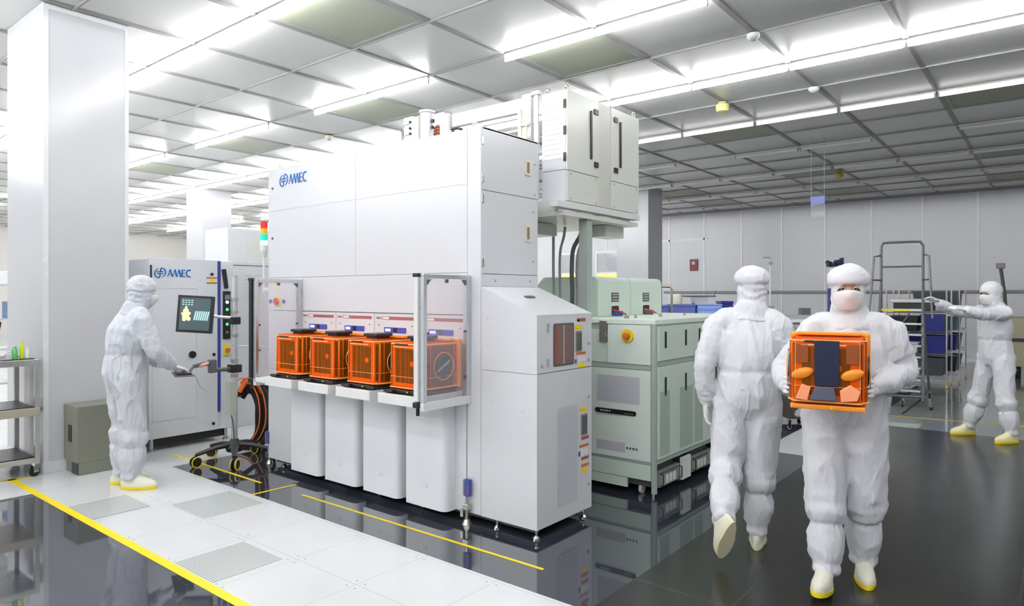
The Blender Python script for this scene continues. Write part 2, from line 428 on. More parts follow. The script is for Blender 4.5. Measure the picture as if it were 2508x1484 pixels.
# ceiling grid
PX, PY, GX0, GY0 = 1.147, 1.11, -4.63, 4.48
mb = MB()
for k in range(-24, 9):
    x = GX0+PX*k
    if XL < x < XR: mb.box(x-0.026, x+0.026, YF, YB, ZC-0.014, ZC-0.001)
struct(mb.build('trim_3', M_bar))
mb = MB()
for k in range(-12, 15):
    y = GY0+PY*k
    if YF < y < YB: mb.box(XL, XR, y-0.011, y+0.011, ZC-0.02, ZC-0.001)
struct(mb.build('trim_4', M_bar_l))

# air filters set in the ceiling
FL = [(-1, -1, 'nearest to the wide white pillar'), (-3, 1, 'above the logo of the tall white machine'), (-6, 1, 'above the signal tower'), (-9, 1, 'beside the top of the wide white pillar'),
      (0, 1, 'above the hanging grey cabinet'), (0, 5, 'beyond the hanging cabinet beside the unlit lights'), (3, 5, 'nearest the camera at the right edge'),
      (0, 9, 'beside the deep yellow ceiling detector'), (3, 9, 'second back along the photo right edge'), (-3, 10, 'beside the dark far pillar'), (0, 12, 'near the back wall above the blue hanging sign'),
      (3, 12, 'near the back wall at the photo right edge'), (-3, 12, 'near the back wall beside the dark pillar')]
proto = None
for (i, j, wh) in FL:
    x0 = GX0+PX*i; y0 = GY0+PY*j
    lab = 'greenish ceiling air filter ' + wh
    if proto is None:
        t = thing('ceiling_air_filter', lab, 'air filter', (x0, y0, ZC), group='ceiling air filters')
        f = MB()
        a, b = 0.03, PX-0.03; c, d = 0.02, PY-0.02
        for (q0, q1, w0, w1) in ((a, b, c, c+0.05), (a, b, d-0.05, d), (a, a+0.05, c, d), (b-0.05, b, c, d)): f.box(q0, q1, w0, w1, -0.012, -0.001)
        f.build('frame', M_bar_l, t, world=False)
        MB().box(a+0.05, b-0.05, c+0.05, d-0.05, -0.006, -0.001).build('filter', M_filter, t, world=False)
        proto = t
    else: dup(proto, (x0, y0, ZC), label=lab)

# tube lights
def make_light(lit, dim=False):
    t = thing('ceiling_light', 'x', 'ceiling light', (0, 0, ZC), group='ceiling tube lights')
    L = PX/2-0.012
    MB().box(-L, L, -0.02, 0.02, -0.042, -0.0205, 0.004, 1).build('housing', M_fix, t, world=False)
    MB().tube([(-L+0.02, 0, -0.070), (L-0.02, 0, -0.070)], 0.026, 10).build('tube', M_tube if lit else (M_tube_dim if dim else M_tube_off), t, world=False)
    for sg in (-1, 1): MB().box(sg*L-0.012*(sg > 0), sg*L+0.012*(sg < 0), -0.008, 0.008, -0.10, -0.0425).build('end_clip', M_grey_m, t, world=False)
    return t
protoL = {True: None, False: None, 'dim': None}
RN = {0: 'row over the wide pillar', 2: 'gapped row over the tall machine', 4: 'long row behind hanging cabinet',
      6: 'first unlit row', 8: 'second unlit row', 10: 'third unlit row', 12: 'fourth unlit row', 14: 'last row by back wall',
      -2: 'row over the walkway', -4: 'row nearest the camera', -6: 'row behind the camera', -8: 'hindmost row behind the camera'}
def lights(row, y, ks):
    cnt = {}
    for k, lit in ks:
        x = GX0+PX*(k+0.5)
        zone = '' if x > -9 else ' far left part'
        p_ = Vector((x, y, ZC-0.07-CAM_H)); dp = p_.dot(FWD)
        seen = dp > 0.3 and -10 < 1254+1652*p_.dot(RT)/dp < 2540 and 722-1652*p_.z/dp > -20
        kk = (lit, seen)
        cnt[kk] = cnt.get(kk, 0)+1
        n = cnt[kk]-1
        rn = RN[row] if row <= 4 or not lit else {6: 'nearest far left row', 8: 'second far left row', 10: 'third far left row', 12: 'fourth far left row', 14: 'hindmost far left row'}[row]
        lab = ('lit' if lit else 'unlit') + ' ceiling tube, ' + ORD[min(n, 29)] + ' from right in ' + rn + ('' if seen else ', out of view')
        kd = 'dim' if row == 6 and not lit else lit
        if kd == 'dim': lab = lab.replace('unlit', 'dim').replace('first dim', 'first dim')
        if protoL[kd] is None:
            p = make_light(lit, kd == 'dim'); p.location = (x, y, ZC); p['label'] = lab; protoL[kd] = p
        else: dup(protoL[kd], (x, y, ZC), label=lab)
YR = {r: GY0+PY*(r-1) for r in range(-8, 16)}
lights(-8, YR[-8], [(k, True) for k in range(7, -10, -1)])  # added unseen row, there for more fill from the camera side
lights(-6, YR[-6], [(k, True) for k in range(7, -10, -1)])  # this and the next two unseen rows run gapless for more fill
lights(-4, YR[-4], [(k, True) for k in range(7, -12, -1)])
lights(-2, YR[-2], [(k, True) for k in range(5, -13, -1)])
lights(0, YR[0], [(k, True) for k in range(4, -16, -1)])
lights(2, YR[2], [(k, True) for k in range(7, -22, -1) if (k % 3) != 2])
lights(4, YR[4], [(k, True) for k in range(6, -22, -1)])
lights(6, YR[6], [(k, k < -6) for k in range(5, -22, -1)])
lights(8, YR[8], [(k, False) for k in (3, 1, 0, -2)] + [(k, True) for k in range(-6, -22, -1) if (k % 3) != 0])
lights(10, YR[10], [(k, k < -7) for k in range(5, -22, -1)])
lights(12, YR[12], [(k, False) for k in range(4, -9, -1)])
lights(14, YR[14], [(k, False) for k in range(4, -9, -1) if (k % 3) != 1])

# pillars
def pillar(x0, x1, y0, y1, m=M_pillar):
    o = MB().box(x0, x1, y0, y1, 0, ZC-0.001, 0.004, 1).build('pillar', m); struct(o)
    return o
pillar(-8.0, -6.97, 2.03, 2.735)
mb = MB()
F = FX(-6.97)
for (a, b, c, d) in ((2.03, 2.07, 0.1, ZC-0.02), (2.70, 2.735, 0.1, ZC-0.02), (2.07, 2.70, ZC-0.06, ZC-0.02)): plate(F, a, b, c, d, 0.004, h0=0.0005, mb=mb)
plate(F, 2.03, 2.735, 0.001, 0.1, 0.008, h0=0.0005, mb=mb)
plate(FY(2.03), -8.0, -6.97, 0.001, 0.1, 0.008, h0=0.0005, mb=mb)
struct(mb.build('trim_5', mat('pillar edge strip', (0.70, 0.72, 0.74), 0.25)))
pillar(-17.15, -16.34, 8.1, 8.85)
pillar(-8.45, -7.586, 14.55, 15.28, M_pillar)

# windows of the back wall (yellow lit room behind)
for n, (x0, x1) in enumerate(((-14.0, -12.95), (-12.5, -11.5)), 1):
    t = MB()
    y1 = YB-0.001; y0 = YB-0.03
    for (a, b, c, d) in ((x0-0.06, x1+0.06, 3.02, 3.1), (x0-0.06, x1+0.06, 1.2, 1.28), (x0-0.06, x0, 1.28, 3.02), (x1, x1+0.06, 1.28, 3.02), (x0, x1, 2.31, 2.37)): t.box(a, b, y0, y1, c, d)
    w = t.build('window_%d' % n, M_seam); struct(w)
    o = MB().box(x0, x1, YB-0.012, YB-0.008, 2.37, 3.02).build('window_pane', M_glass, w)
    o = MB().box(x0, x1, YB-0.012, YB-0.008, 1.28, 2.31).build('lower_pane', M_ylit, w); o['label'] = 'pane glowing yellow from the room behind'
mb = MB().tube([(-9.9, YB-0.12, 1.66), (0.5, YB-0.12, 1.66)], 0.035, 10)
for x in (-9.5, -7.5, -5.5, -3.5, -1.5, 0.3): mb.tube([(x, YB-0.12, 1.66), (x, YB-0.001, 1.66)], 0.02, 8)
tag(mb.build('wall_rail', M_grey_m), 'long grey horizontal rail along the back wall panels', 'rail')
t = thing('fire_alarm_plate', 'small dark red alarm plate on the white back wall', 'alarm', (-8.93, YB-0.005, 2.5))
MB().box(-9.06, -8.80, YB-0.045, YB-0.001, 2.34, 2.70, 0.01).build('plate', mat('dark red', (0.22, 0.025, 0.03), 0.4), t)
MB().cyl((-8.93, YB-0.06, 2.58), (-8.93, YB-0.045, 2.58), 0.055).build('button', M_label, t)
# detectors hanging from the ceiling
def detector(x, y, m, lab, cat, yel):
    t = thing('gas_detector' if yel else 'smoke_detector', lab, cat, (x, y, ZC))
    if yel:
        MB().cyl((x, y, ZC-0.03), (x, y, ZC-0.021), 0.05).build('mount', M_fix, t)
        MB().lathe((x, y, ZC-0.16), [(0.03, 0), (0.075, 0.015), (0.085, 0.06), (0.085, 0.10), (0.05, 0.13)]).build('housing', m, t, True)
    else:
        MB().lathe((x, y, ZC-0.075), [(0.03, 0), (0.05, 0.012), (0.062, 0.03), (0.062, 0.054)]).build('housing', m, t, True)
        MB().lathe((x, y, ZC-0.09), [(0.012, 0), (0.026, 0.005), (0.026, 0.015)]).build('sensor', M_grey_m, t)
detector(-3.49, 8.80, mat('pale yellow plastic', (0.80, 0.72, 0.25), 0.4), 'pale yellow ceiling detector nearest the hanging grey cabinet', 'detector', 1)
detector(-3.56, 15.3, mat('deep yellow plastic', (0.62, 0.46, 0.03), 0.4), 'deep yellow ceiling detector far back above the dim area', 'detector', 1)
detector(-2.34, 6.69, M_fix, 'round white smoke detector, biggest one, at the top of the photo', 'detector', 0)
detector(-9.2, 6.65, M_cream, 'small cream smoke detector on the ceiling above the tall white machine', 'detector', 0)
detector(-2.36, 8.90, M_fix, 'small white smoke detector right of the pale yellow detector', 'detector', 0)
t = thing('hanging_sign', 'small blue hanging sign on thin wires below the far ceiling', 'sign', (-3.04, 11.69, ZC))
MB().box(-3.15, -2.93, 11.685, 11.70, 3.06, 3.19).build('board', mat('sign blue', (0.13, 0.15, 0.42), 0.4), t)
for x in (-3.14, -2.94): MB().tube([(x, 11.69, 3.18), (x, 11.69, ZC-0.001)], 0.003, 6).build('wire', M_grey_m, t)
MB().box(-3.15, -2.93, 11.688, 11.694, 2.85, 3.06).build('clear_panel', M_faint, t)

# tape on the floor
def tape(lab, p, q, w):
    p = Vector(p); q = Vector(q); d = (q-p).normalized(); n = Vector((-d.y, d.x, 0))*w/2
    mb = MB(); b = bmesh.new()
    vs = [b.verts.new(v+Vector((0, 0, z))) for z in (0.0005, 0.0022) for v in (p+n, p-n, q-n, q+n)]
    for f in ((0, 1, 2, 3), (4, 7, 6, 5), (0, 4, 5, 1), (1, 5, 6, 2), (2, 6, 7, 3), (3, 7, 4, 0)): b.faces.new([vs[i] for i in f])
    bmesh.ops.recalc_face_normals(b, faces=b.faces)
    mb._add(b)
    return tag(mb.build('floor_tape', M_yellow), lab, 'floor tape', 'yellow floor tapes')
tape('wide yellow floor tape along the near edge of the white walkway', (-6.98, 1.79, 0), (-0.6, 1.82, 0), 0.055)
tape('short yellow floor tape running left from the corner by the steel cart', (-6.95, 1.66, 0), (-6.93, 1.93, 0), 0.045)
tape('thin yellow floor tape in front of the white machine covers', (-4.64, 3.10, 0.0), (-2.3, 3.13, 0), 0.022)
tape('thin yellow floor tape running under the monitor stand', (-6.84, 3.08, 0.0), (-5.2, 3.08, 0), 0.022)
tape('short yellow cross tape between monitor stand and white machine', (-4.95, 2.862, 0.0), (-4.93, 3.24, 0), 0.024)
tape('faint yellow floor tape on the grey floor in front of the ladder', (-2.3, 9.9, 0.0), (3.5, 10.6, 0), 0.03)
tag(MB().box(-1.62, -1.58, 10.2, 12.4, 0.0005, 0.003).build('floor_tape', M_blk), 'black floor tape beside the wheeled ladder', 'floor tape')
def perf(lab, x0, x1, y0, y1, z=0.0005):
    tag(MB().box(x0, x1, y0, y1, z, z+0.003).build('perforated_floor_tile', M_perf), lab, 'floor tile', 'perforated floor tiles')
perf('perforated floor tile nearest the camera, beside the wide yellow tape', -4.045, -3.60, 1.84, 2.27)
perf('perforated floor tile at the dark floor edge, behind the nearest one', -5.18, -4.69, 2.335, 2.795)
perf('perforated floor tile just in front of the standing operator', -5.72, -5.27, 1.83, 2.22)
# ================================================================== logo writing
def logo(parent, F, x0, y0, h, name='logo'):
    """blue emblem and the letters AMEC on a face frame; h = letter height"""
    mb = MB(F @ Matrix.Translation((x0, y0, 0.001)) @ Matrix.Diagonal((h, h, 1, 1)))
    # emblem: tilted ring with an inner cross
    cx, cy = -0.95, 0.5; R = 0.82
    def el(a):
        x = 0.86*R*cos(a); y = 0.80*R*sin(a); return (cx+x+0.16*y, cy+y)
    mb.stroke([el(radians(a)) for a in range(-62, 95, 8)], [0.06+0.12*sin(pi*i/20) for i in range(20)])
    mb.stroke([el(radians(a)) for a in range(118, 275, 8)], [0.06+0.12*sin(pi*i/20) for i in range(20)])
    mb.stroke([(cx-0.22, cy-0.62), (cx-0.05, cy-0.55), (cx-0.02, cy-0.1)], 0.17)
    mb.stroke([(cx+0.02, cy+0.12), (cx+0.08, cy+0.52), (cx+0.26, cy+0.64)], 0.17)
    mb.stroke([(cx-0.46, cy+0.13), (cx+0.42, cy+0.19)], 0.13); mb.stroke([(cx-0.44, cy-0.11), (cx+0.42, cy-0.07)], 0.13)
    mb.build(name+'_emblem', M_logo, parent)
    mb = MB(F @ Matrix.Translation((x0, y0, 0.001)) @ Matrix.Diagonal((h, h, 1, 1)))
    S = lambda pts, w: mb.stroke(pts, w)
    S([(0.02, 0), (0.34, 0.98)], 0.09); S([(0.36, 1.0), (0.68, 0)], 0.2); S([(0.16, 0.36), (0.5, 0.36)], 0.07)
    S([(0.72, 0.02), (0.98, 0.98)], 0.09); S([(1.0, 1.0), (1.26, 0)], 0.2); S([(1.28, 0.02), (1.5, 0.98)], 0.08); S([(1.52, 1.0), (1.78, 0)], 0.2)
    S([(1.95, 0), (1.97, 1.0)], 0.2); S([(2.0, 0.93), (2.42, 0.95)], 0.13); S([(2.0, 0.5), (2.36, 0.51)], 0.1); S([(2.0, 0.07), (2.42, 0.07)], 0.13)
    S([(2.98+0.42*cos(radians(a)), 0.5+0.46*sin(radians(a))) for a in range(62, 300, 12)], 0.19)
    mb.build(name+'_lettering', M_logo, parent)

def sticker(parent, F, x0, x1, y0, y1, m, name='label_sticker', h=0.0016, txt=None):
    o = plate(F, x0, x1, y0, y1, h, h0=0.0004).build(name, m, parent)
    return o

# ================================================================== the tall white wafer machine
XA, XB, YFR, YBK = -5.70, -3.062, 3.45, 4.10
t = EF = thing('wafer_loading_machine', 'tall white machine with four orange pods on its front and a blue logo', 'machine', ((XA+XB)/2, (YFR+YBK)/2, 0))
F = FY(YFR)
MB().box(XA+0.006, XB-0.006, YFR+0.012, YBK, 0.10, 2.725).build('body', mat('grey gap', (0.33, 0.335, 0.35), 0.6), t)
MB().box(-5.61, -3.2, YFR-0.0012, YFR-0.0003, 1.4365, 1.4405).build('shadow_gap', M_gap, t)  # dark line along the seam above the ports
MB().box(XA+0.05, -2.65, YFR+0.06, YBK-0.05, 0.03, 0.10).build('base_frame', M_dgrey, t)
g = 0.0025
def pan(name, x0, x1, z0, z1, m=M_panel, th=0.02, r=0.0):
    mb = MB(); mb.box(x0+0.0013, x1-0.0013, YFR, YFR+th, z0+0.0013, z1-0.0013, 0.0008, 1)
    return mb.build(name, m, t)
pan('upper_panel', XA, -4.42, 1.735, 2.735); pan('upper_panel', -4.42, -3.19, 1.735, 2.735)
pan('corner_post', -3.19, XB, 0.07, 2.735)
MB().box(-5.68, -3.2, YFR-0.0012, YFR-0.0002, 2.352, 2.3545).build('seam_line', M_softgap, t)
pan('control_panel', XA, -5.16, 1.437, 1.735); pan('middle_panel', -5.16, -3.19, 1.44, 1.735)
pan('left_lower_panel', XA, -5.16, 0.90, 1.437); pan('left_base_panel', XA, -5.16, 0.07, 0.90)
# side skin (left, right) and top
MB().box(XA, XA+0.012, YFR+0.003, YBK, 0.07, 2.735).build('side_skin', M_panel, t)
MB().box(XA, XB, YFR+0.022, YBK, 2.722, 2.737).build('top_skin', M_panel, t)
def rpan(name, y0, y1, z0, z1):
    return MB().box(XB-0.014, XB, y0+g, y1-g, z0+g, z1-g, 0.0015, 1).build(name, M_panel, t)
rpan('side_door', YFR+0.004, YBK, 2.30, 2.735); rpan('side_door', YFR+0.004, YBK, 1.725, 2.30); rpan('side_panel', YFR+0.004, YBK, 1.635, 1.725)
G = FX(XB)
for (z0, z1) in ((2.465, 2.582), (1.972, 2.10)):
    h = plate(G, 3.935, 4.01, z0, z1, 0.006, 0.008, 0.0005).build('door_latch', M_cream, t)
    plate(G, 3.958, 3.985, z0+0.02, z1-0.018, 0.009, 0.004, 0.0062).build('latch_slot', mat('latch slot', (0.20, 0.17, 0.10), 0.5), h)
for z in (2.64, 2.38, 2.24, 1.80): MB().box(XB+0.0005, XB+0.009, YFR+0.004, YFR+0.022, z-0.03, z+0.03, 0.003).build('hinge', M_steel, t)
mb = MB()
for (y, z) in ((4.06, 2.56), (4.06, 2.33), (4.04, 2.20), (4.04, 1.83), (3.6, 1.68), (4.0, 1.68)): mb.cyl((XB, y, z), (XB+0.004, y, z), 0.008, n=10)
mb.build('screw_heads', M_grey_m, t)
logo(t, F, -5.365, 2.573, 0.085)
mb = MB()
for (x, z) in ((-5.63, 2.56), (-5.63, 2.10)): mb.cyl((x, YFR-0.006, z), (x, YFR-0.0005, z), 0.012)
mb.build('panel_lock', M_dgrey, t)
for (x, z) in ((-5.6, 2.742), (-3.17, 2.742)):
    MB().tor((x, YFR+0.06, 2.737+0.026), (0, 1, 0), 0.022, 0.005, 16, 6).build('lifting_eye', M_steel, t)
# control panel buttons
e = plate(F, -5.58, -5.50, 1.475, 1.565, 0.006, 0.004, 0.0005).build('emergency_stop', M_yel, t)
MB().cyl((-5.545, YFR-0.03, 1.52), (-5.545, YFR-0.0065, 1.52), 0.03).build('stop_button', M_red, e)
for x in (-5.655, -5.44): MB().cyl((x, YFR-0.012, 1.52), (x, YFR-0.0005, 1.52), 0.018).build('push_button', M_lblue, t)
sticker(t, F, -5.64, -5.53, 1.63, 1.705, M_cream, 'notice_plate')
# load port faces
PXC = [-3.446-0.4925*k for k in range(4)]
for k, xc in enumerate(PXC):
    x0, x1 = xc-0.246, xc+0.246
    p = MB().prism([(x0+g, 0.82), (x1-g, 0.82), (x1-g, 1.437-g), (x0+g, 1.437-g)], YFR, YFR+0.02, 'y').build('port_face', M_panel, t)
    sticker(p, F, xc-0.155, xc+0.215, 1.388, 1.412, M_brown, 'warning_strip'); sticker(p, F, xc-0.145, xc-0.07, 1.392, 1.408, M_label, 'strip_text', 0.0022)
    sticker(p, F, xc-0.22, xc-0.17, 1.393, 1.407, M_brown, 'warning_text')
    d = plate(F, xc-0.125, xc+0.125, 1.288, 1.33, 0.004, 0.006, 0.0005).build('display', M_disp, p)
    plate(F, xc-0.112, xc-0.05, 1.298, 1.32, 0.0048, h0=0.0042).build('display_digits', M_disp_l, d)
    plate(F, xc-0.02, xc+0.025, 1.29, 1.328, 0.0048, h0=0.0042).build('display_centre', M_blk, d)
    # rounded opening frame behind the pod
    o = plate(F, xc-0.205, xc+0.215, 0.93, 1.268, 0.010, 0.045, 0.0005).build('port_door_frame', M_tan, p)
    plate(F, xc-0.175, xc+0.185, 0.95, 1.25, 0.013, 0.035, 0.0105).build('port_door', M_dgrey, o)
    mb = MB()
    for sx in (-0.19, 0.19): mb.cyl((xc+sx, YFR-0.004, 1.345), (xc+sx, YFR, 1.345), 0.007, n=10)
    mb.build('screw_heads', M_grey_m, p)
# tall white covers below the shelves (rounded front edges)
CXC = [-3.505-0.49*k for k in range(4)]
for k, xc in enumerate(CXC):
    a, b = xc-0.2, xc+0.2; pts = []
    r = 0.05
    pts = [(a, YFR-0.0005), (a, YFR-0.10)]
    pts += [(b-r+r*sin(radians(q)), YFR-0.10+r-r*cos(radians(q))) for q in range(0, 91, 15)] + [(b, YFR-0.0005)]
    c = MB().prism(pts, 0.065, 0.895, 'z').build('port_cover', M_panel2, t, True)
    mb = MB()
    for dx, dz in ((-0.015, 0.0), (0.01, -0.006), (0.022, 0.004), (0.004, 0.018)): mb.cyl((xc+0.0+dx, YFR-0.1025, 0.215+dz), (xc+dx, YFR-0.1003, 0.215+dz), 0.0045, n=8)
    mb.build('cover_marks', M_softgap, c)
MB().box(-3.31, -3.20, YFR, YFR+0.02, 0.07, 0.9).build('cover_side_panel', M_panel, t)
# shelves that carry the pods
SXC = [-3.415-0.47*k for k in range(4)]
for k, xc in enumerate(SXC):
    mb = MB()
    mb.box(xc-0.19, xc+0.19, 3.0, 3.025, 0.846, 0.915, 0.004); mb.box(xc-0.19, xc-0.165, 3.025, 3.449, 0.846, 0.912, 0.003); mb.box(xc+0.165, xc+0.19, 3.025, 3.449, 0.846, 0.912, 0.003)
    s = mb.build('pod_shelf', M_white_p, t)
    MB().box(xc-0.164, xc+0.164, 3.026, 3.449, 0.87, 0.903).build('shelf_top', M_tan, s)
# left shelf end
MB().box(-5.17, -5.02, 3.0, 3.449, 0.86, 0.895, 0.003).build('end_tray', M_white_p, t)
# lower right unit with the sloping top
x1 = -2.585
MB().prism([(XB+0.004, 0.075), (x1-0.004, 0.075), (x1-0.004, 1.445), (XB+0.004, 1.63)], YFR+0.012, YBK-0.004, 'y').build('side_unit_body', M_gap, t)
mb = MB()
mb.prism([(XB+g, 0.07), (x1, 0.07), (x1, 1.07-g), (XB+g, 1.07-g)], YFR, YFR+0.012, 'y'); mb.prism([(XB+g, 1.07), (x1, 1.07), (x1, 1.45), (XB+g, 1.637)], YFR, YFR+0.012, 'y')
fp = mb.build('side_unit_front', M_panel, t)
MB().prism([(x1, 1.45), (x1, 1.437), (XB, 1.622), (XB, 1.637)], YFR+0.0125, YBK, 'y').build('sloping_lid', M_panel, t)
sl = Vector((x1-XB, 0, 1.45-1.637)).normalized()
SF = frame(((XB+x1)/2-0.05, YFR+0.30, 1.5605), (sl.x, 0, sl.z), (0, 1, 0))
MB().prism(rrect(-0.018, 0.018, -0.055, 0.055, 0.017), 0.004, 0.009, 'z', M=SF).build('lid_handle', M_dgrey, t)
H = FX(x1)
mb = MB(); mb.box(x1-0.012, x1, YFR+0.0125, YBK, 1.07+g, 1.4365, 0.001, 1); up = mb.build('upper_door', M_panel, t)
mb = MB(); mb.box(x1-0.012, x1, YFR+0.0125, YBK, 0.07, 1.07-g, 0.001, 1); lo = mb.build('lower_door', M_panel, t)
wf = plate(H, 3.629, 3.871, 1.105, 1.39, 0.004, 0.015, 0.0005).build('door_window_frame', M_dgrey, up)
plate(H, 3.640, 3.860, 1.117, 1.378, 0.006, 0.01, 0.0042).build('window_pane', M_wind, wf)
plate(H, 3.740, 3.748, 1.117, 1.378, 0.0068, h0=0.0062).build('window_bar', M_cream, wf); plate(H, 3.642, 3.672, 1.12, 1.375, 0.0066, h0=0.0062).build('window_edge', mat('red brown glass', (0.34, 0.08, 0.05), 0.2), wf)
plate(H, 3.676, 3.915, 0.16, 0.825, 0.003, 0.03, 0.0005).build('vent_mesh', M_vent, lo)
def latch(p, y0, y1, z0, z1):
    l = plate(H, y0, y1, z0, z1, 0.007, 0.004, 0.0005).build('door_latch', M_olive, p)
    plate(H, y0+0.012, y1-0.012, z0+0.012, z1-0.012, 0.011, 0.003, 0.0072).build('latch_lever', M_dgrey, l)
latch(up, 3.895, 3.965, 1.19, 1.33); latch(lo, 3.96, 4.035, 0.60, 0.745)
for (y, z) in ((3.565, 1.37), (3.565, 1.14)): MB().box(x1+0.0005, x1+0.01, y-0.008, y+0.008, z-0.025, z+0.025, 0.003).build('hinge', M_grey_m, up)
for p, lst in ((up, ((3.91, 4.02, 1.395, 1.418, M_brown), (3.89, 3.975, 1.343, 1.372, M_yellow), (3.90, 4.02, 1.165, 1.182, M_orange_l), (3.93, 3.955, 1.10, 1.155, M_label), (3.965, 4.015, 1.115, 1.15, M_label), (3.885, 3.905, 1.105, 1.135, M_lblue), (3.915, 4.015, 1.075, 1.10, M_yellow), (3.915, 3.94, 1.395, 1.409, M_label))),
               (lo, ((3.945, 4.03, 0.765, 0.792, M_yellow), (3.965, 4.06, 0.565, 0.588, M_brown), (3.94, 4.06, 0.515, 0.532, M_orange_l), (3.965, 3.99, 0.455, 0.505, M_label), (4.0, 4.05, 0.46, 0.50, M_label), (3.93, 3.95, 0.455, 0.49, M_lblue), (3.965, 4.06, 0.425, 0.445, M_brown), (3.965, 3.985, 0.40, 0.42, M_yellow), (3.965, 4.06, 0.375, 0.395, M_orange_l), (3.965, 4.05, 0.335, 0.36, M_yellow)))):
    for (a, b, c, d, m) in lst: sticker(p, H, a, b, c, d, m)
mb = MB()
for (y, z) in ((4.055, 0.86), (4.055, 0.24), (4.06, 1.24), (3.5, 1.12), (4.06, 1.12)): mb.cyl((x1, y, z), (x1+0.006, y, z), 0.011, n=10)
mb.build('screw_heads', M_grey_m, t)
each('screw_head', M_softgap, t, [MB().cyl((x, YFR-0.003, z), (x, YFR, z), 0.006, n=10) for (x, z) in ((-3.0, 1.42), (-3.0, 1.23), (-2.96, 0.86), (-2.7, 0.82))])
# feet
def foot(x, y, top):
    mb = MB(); mb.cyl((x, y, 0.022), (x, y, top), 0.008, n=10); mb.cyl((x, y, 0.045), (x, y, 0.06), 0.016, n=6); mb.lathe((x, y, 0.0005), [(0.024, 0), (0.024, 0.008), (0.012, 0.022)], 14)
    mb.build('levelling_foot', M_chrome, t)
for (x, y) in ((-2.62, 3.49), (-2.62, 4.04), (-2.95, 3.49), (-3.25, 3.52), (-4.2, 3.52), (-5.55, 3.52), (-4.9, 3.52), (-5.55, 4.04), (-3.7, 3.52)): foot(x, y, 0.10)
mb = MB()
for xx, w in ((-3.165, 0.05), (-5.745, 0.03)):
    yy = 3.40 if xx > -4 else 3.47
    mb.box(xx-w/2, xx+w/2, yy, yy+0.04, 0.10, 0.14, 0.004); mb.cyl((xx, yy+0.02, 0.03), (xx, yy+0.02, 0.19), 0.012); mb.cyl((xx, yy+0.02, 0.001), (xx, yy+0.02, 0.035), 0.035, 0.02); mb.box(xx-0.045, xx-0.02, yy, yy+0.03, 0.05, 0.10)
mb.build('jack_foot', M_steel, t)
for xx, yy in ((-3.16, 3.405), (-5.71, 3.44)):
    o = MB().box(xx-0.025, xx+0.025, yy, yy+0.03, 0.195, 0.31, 0.003).build('jack_label_block', M_lblue, t)
    MB().box(xx-0.027, xx-0.012, yy-0.003, yy+0.03, 0.20, 0.305).build('olive_strip', M_olive, o)
    MB().box(xx+0.012, xx+0.022, yy-0.002, yy-0.0005, 0.215, 0.27).build('red_mark', M_red, o)
for (a, b, c, d, m) in ((-5.57, -5.50, 0.80, 0.86, M_label), (-5.555, -5.53, 0.825, 0.855, M_lblue), (-5.52, -5.44, 0.865, 0.875, M_brown), (-5.56, -5.48, 0.765, 0.80, M_yellow), (-5.555, -5.46, 0.78, 0.795, M_olive)): sticker(t, F, a, b, c, d, m, h=0.0016+0.0004*(m is M_lblue))
# guard frames
def guard(xg, mirror):
    mb = MB(); w = 0.035
    f = 0.014*mirror
    mb.box(xg-w/2, xg+w/2, 3.0, 3.0+0.03, 0.885, 1.715, 0.003); mb.box(xg-w/2, xg+w/2, 3.405, 3.449, 0.885, 1.715, 0.003)
    mb.box(xg-w/2, xg+w/2, 3.03, 3.405, 1.685, 1.715, 0.003)
    gfr = mb.build('guard_frame', M_alu, t)
    MB().box(xg-w/2, xg+w/2, 3.0, 3.449, 0.83, 0.885, 0.003).build('guard_base', M_white_p, gfr)
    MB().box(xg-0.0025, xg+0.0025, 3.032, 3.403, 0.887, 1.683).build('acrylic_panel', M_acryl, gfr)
    each('corner_bracket', M_dgrey, gfr, [MB().prism([(y, z), (y+0.035*s, z), (y, z-0.035)], xg+0.004, xg+0.016, 'x') for (y, z, s) in ((3.035, 1.68, 1), (3.40, 1.68, -1))]+[MB().box(xg+0.004, xg+0.014, 3.205, 3.23, 1.66, 1.683)])
    each('bolt', M_dgrey, gfr, [MB().cyl((xg+0.004, y, z), (xg+0.018, y, z), 0.009, n=8) for (y, z) in ((3.04, 1.33), (3.04, 1.12), (3.395, 1.33), (3.395, 1.02))])
    # light curtain bar on the outer front edge
    b = MB().box(xg-w/2-0.045, xg-w/2-0.006, 2.985, 3.02, 0.89, 1.70, 0.004).build('sensor_bar', M_white_p if xg > -4 else M_blk, t)
    mb = MB(); mb.box(xg-w/2-0.05, xg-w/2-0.001, 2.98, 3.025, 1.695, 1.72, 0.004); mb.box(xg-w/2-0.05, xg-w/2-0.001, 2.98, 3.025, 0.85, 0.885, 0.004)
    mb.cyl((xg-w/2-0.02, 3.0, 0.80), (xg-w/2-0.02, 3.0, 0.85), 0.012)
    mb.build('bar_bracket', M_blk, b)
guard(-3.17, 1); guard(-5.17, -1)
# signal tower on the left edge of the machine
t = thing('signal_tower', 'signal tower light with red, orange, green and glowing blue sections on the machine edge', 'signal light', (-5.86, 3.50, 1.60))
MB().cyl((-5.86, 3.50, 1.60), (-5.86, 3.50, 1.94), 0.011, n=12).build('pole', M_white_p, t)
MB().box(-5.87, -5.702, 3.49, 3.51, 1.62, 1.65).build('bracket', M_white_p, t)
z = 1.94
MB().cyl((-5.86, 3.50, z), (-5.86, 3.50, z+0.06), 0.018, 0.032, n=16).build('base', M_khaki, t); z += 0.06
for nm, m, h in (('white_section', M_white_p, 0.05), ('blue_lamp', M_sig_b, 0.045), ('green_lamp', M_sig_g, 0.06), ('orange_lamp', M_sig_o, 0.055), ('red_lamp', M_sig_r, 0.06)):
    MB().cyl((-5.86, 3.50, z+0.001), (-5.86, 3.50, z+h), 0.033, n=20).build(nm, m, t, True); z += h

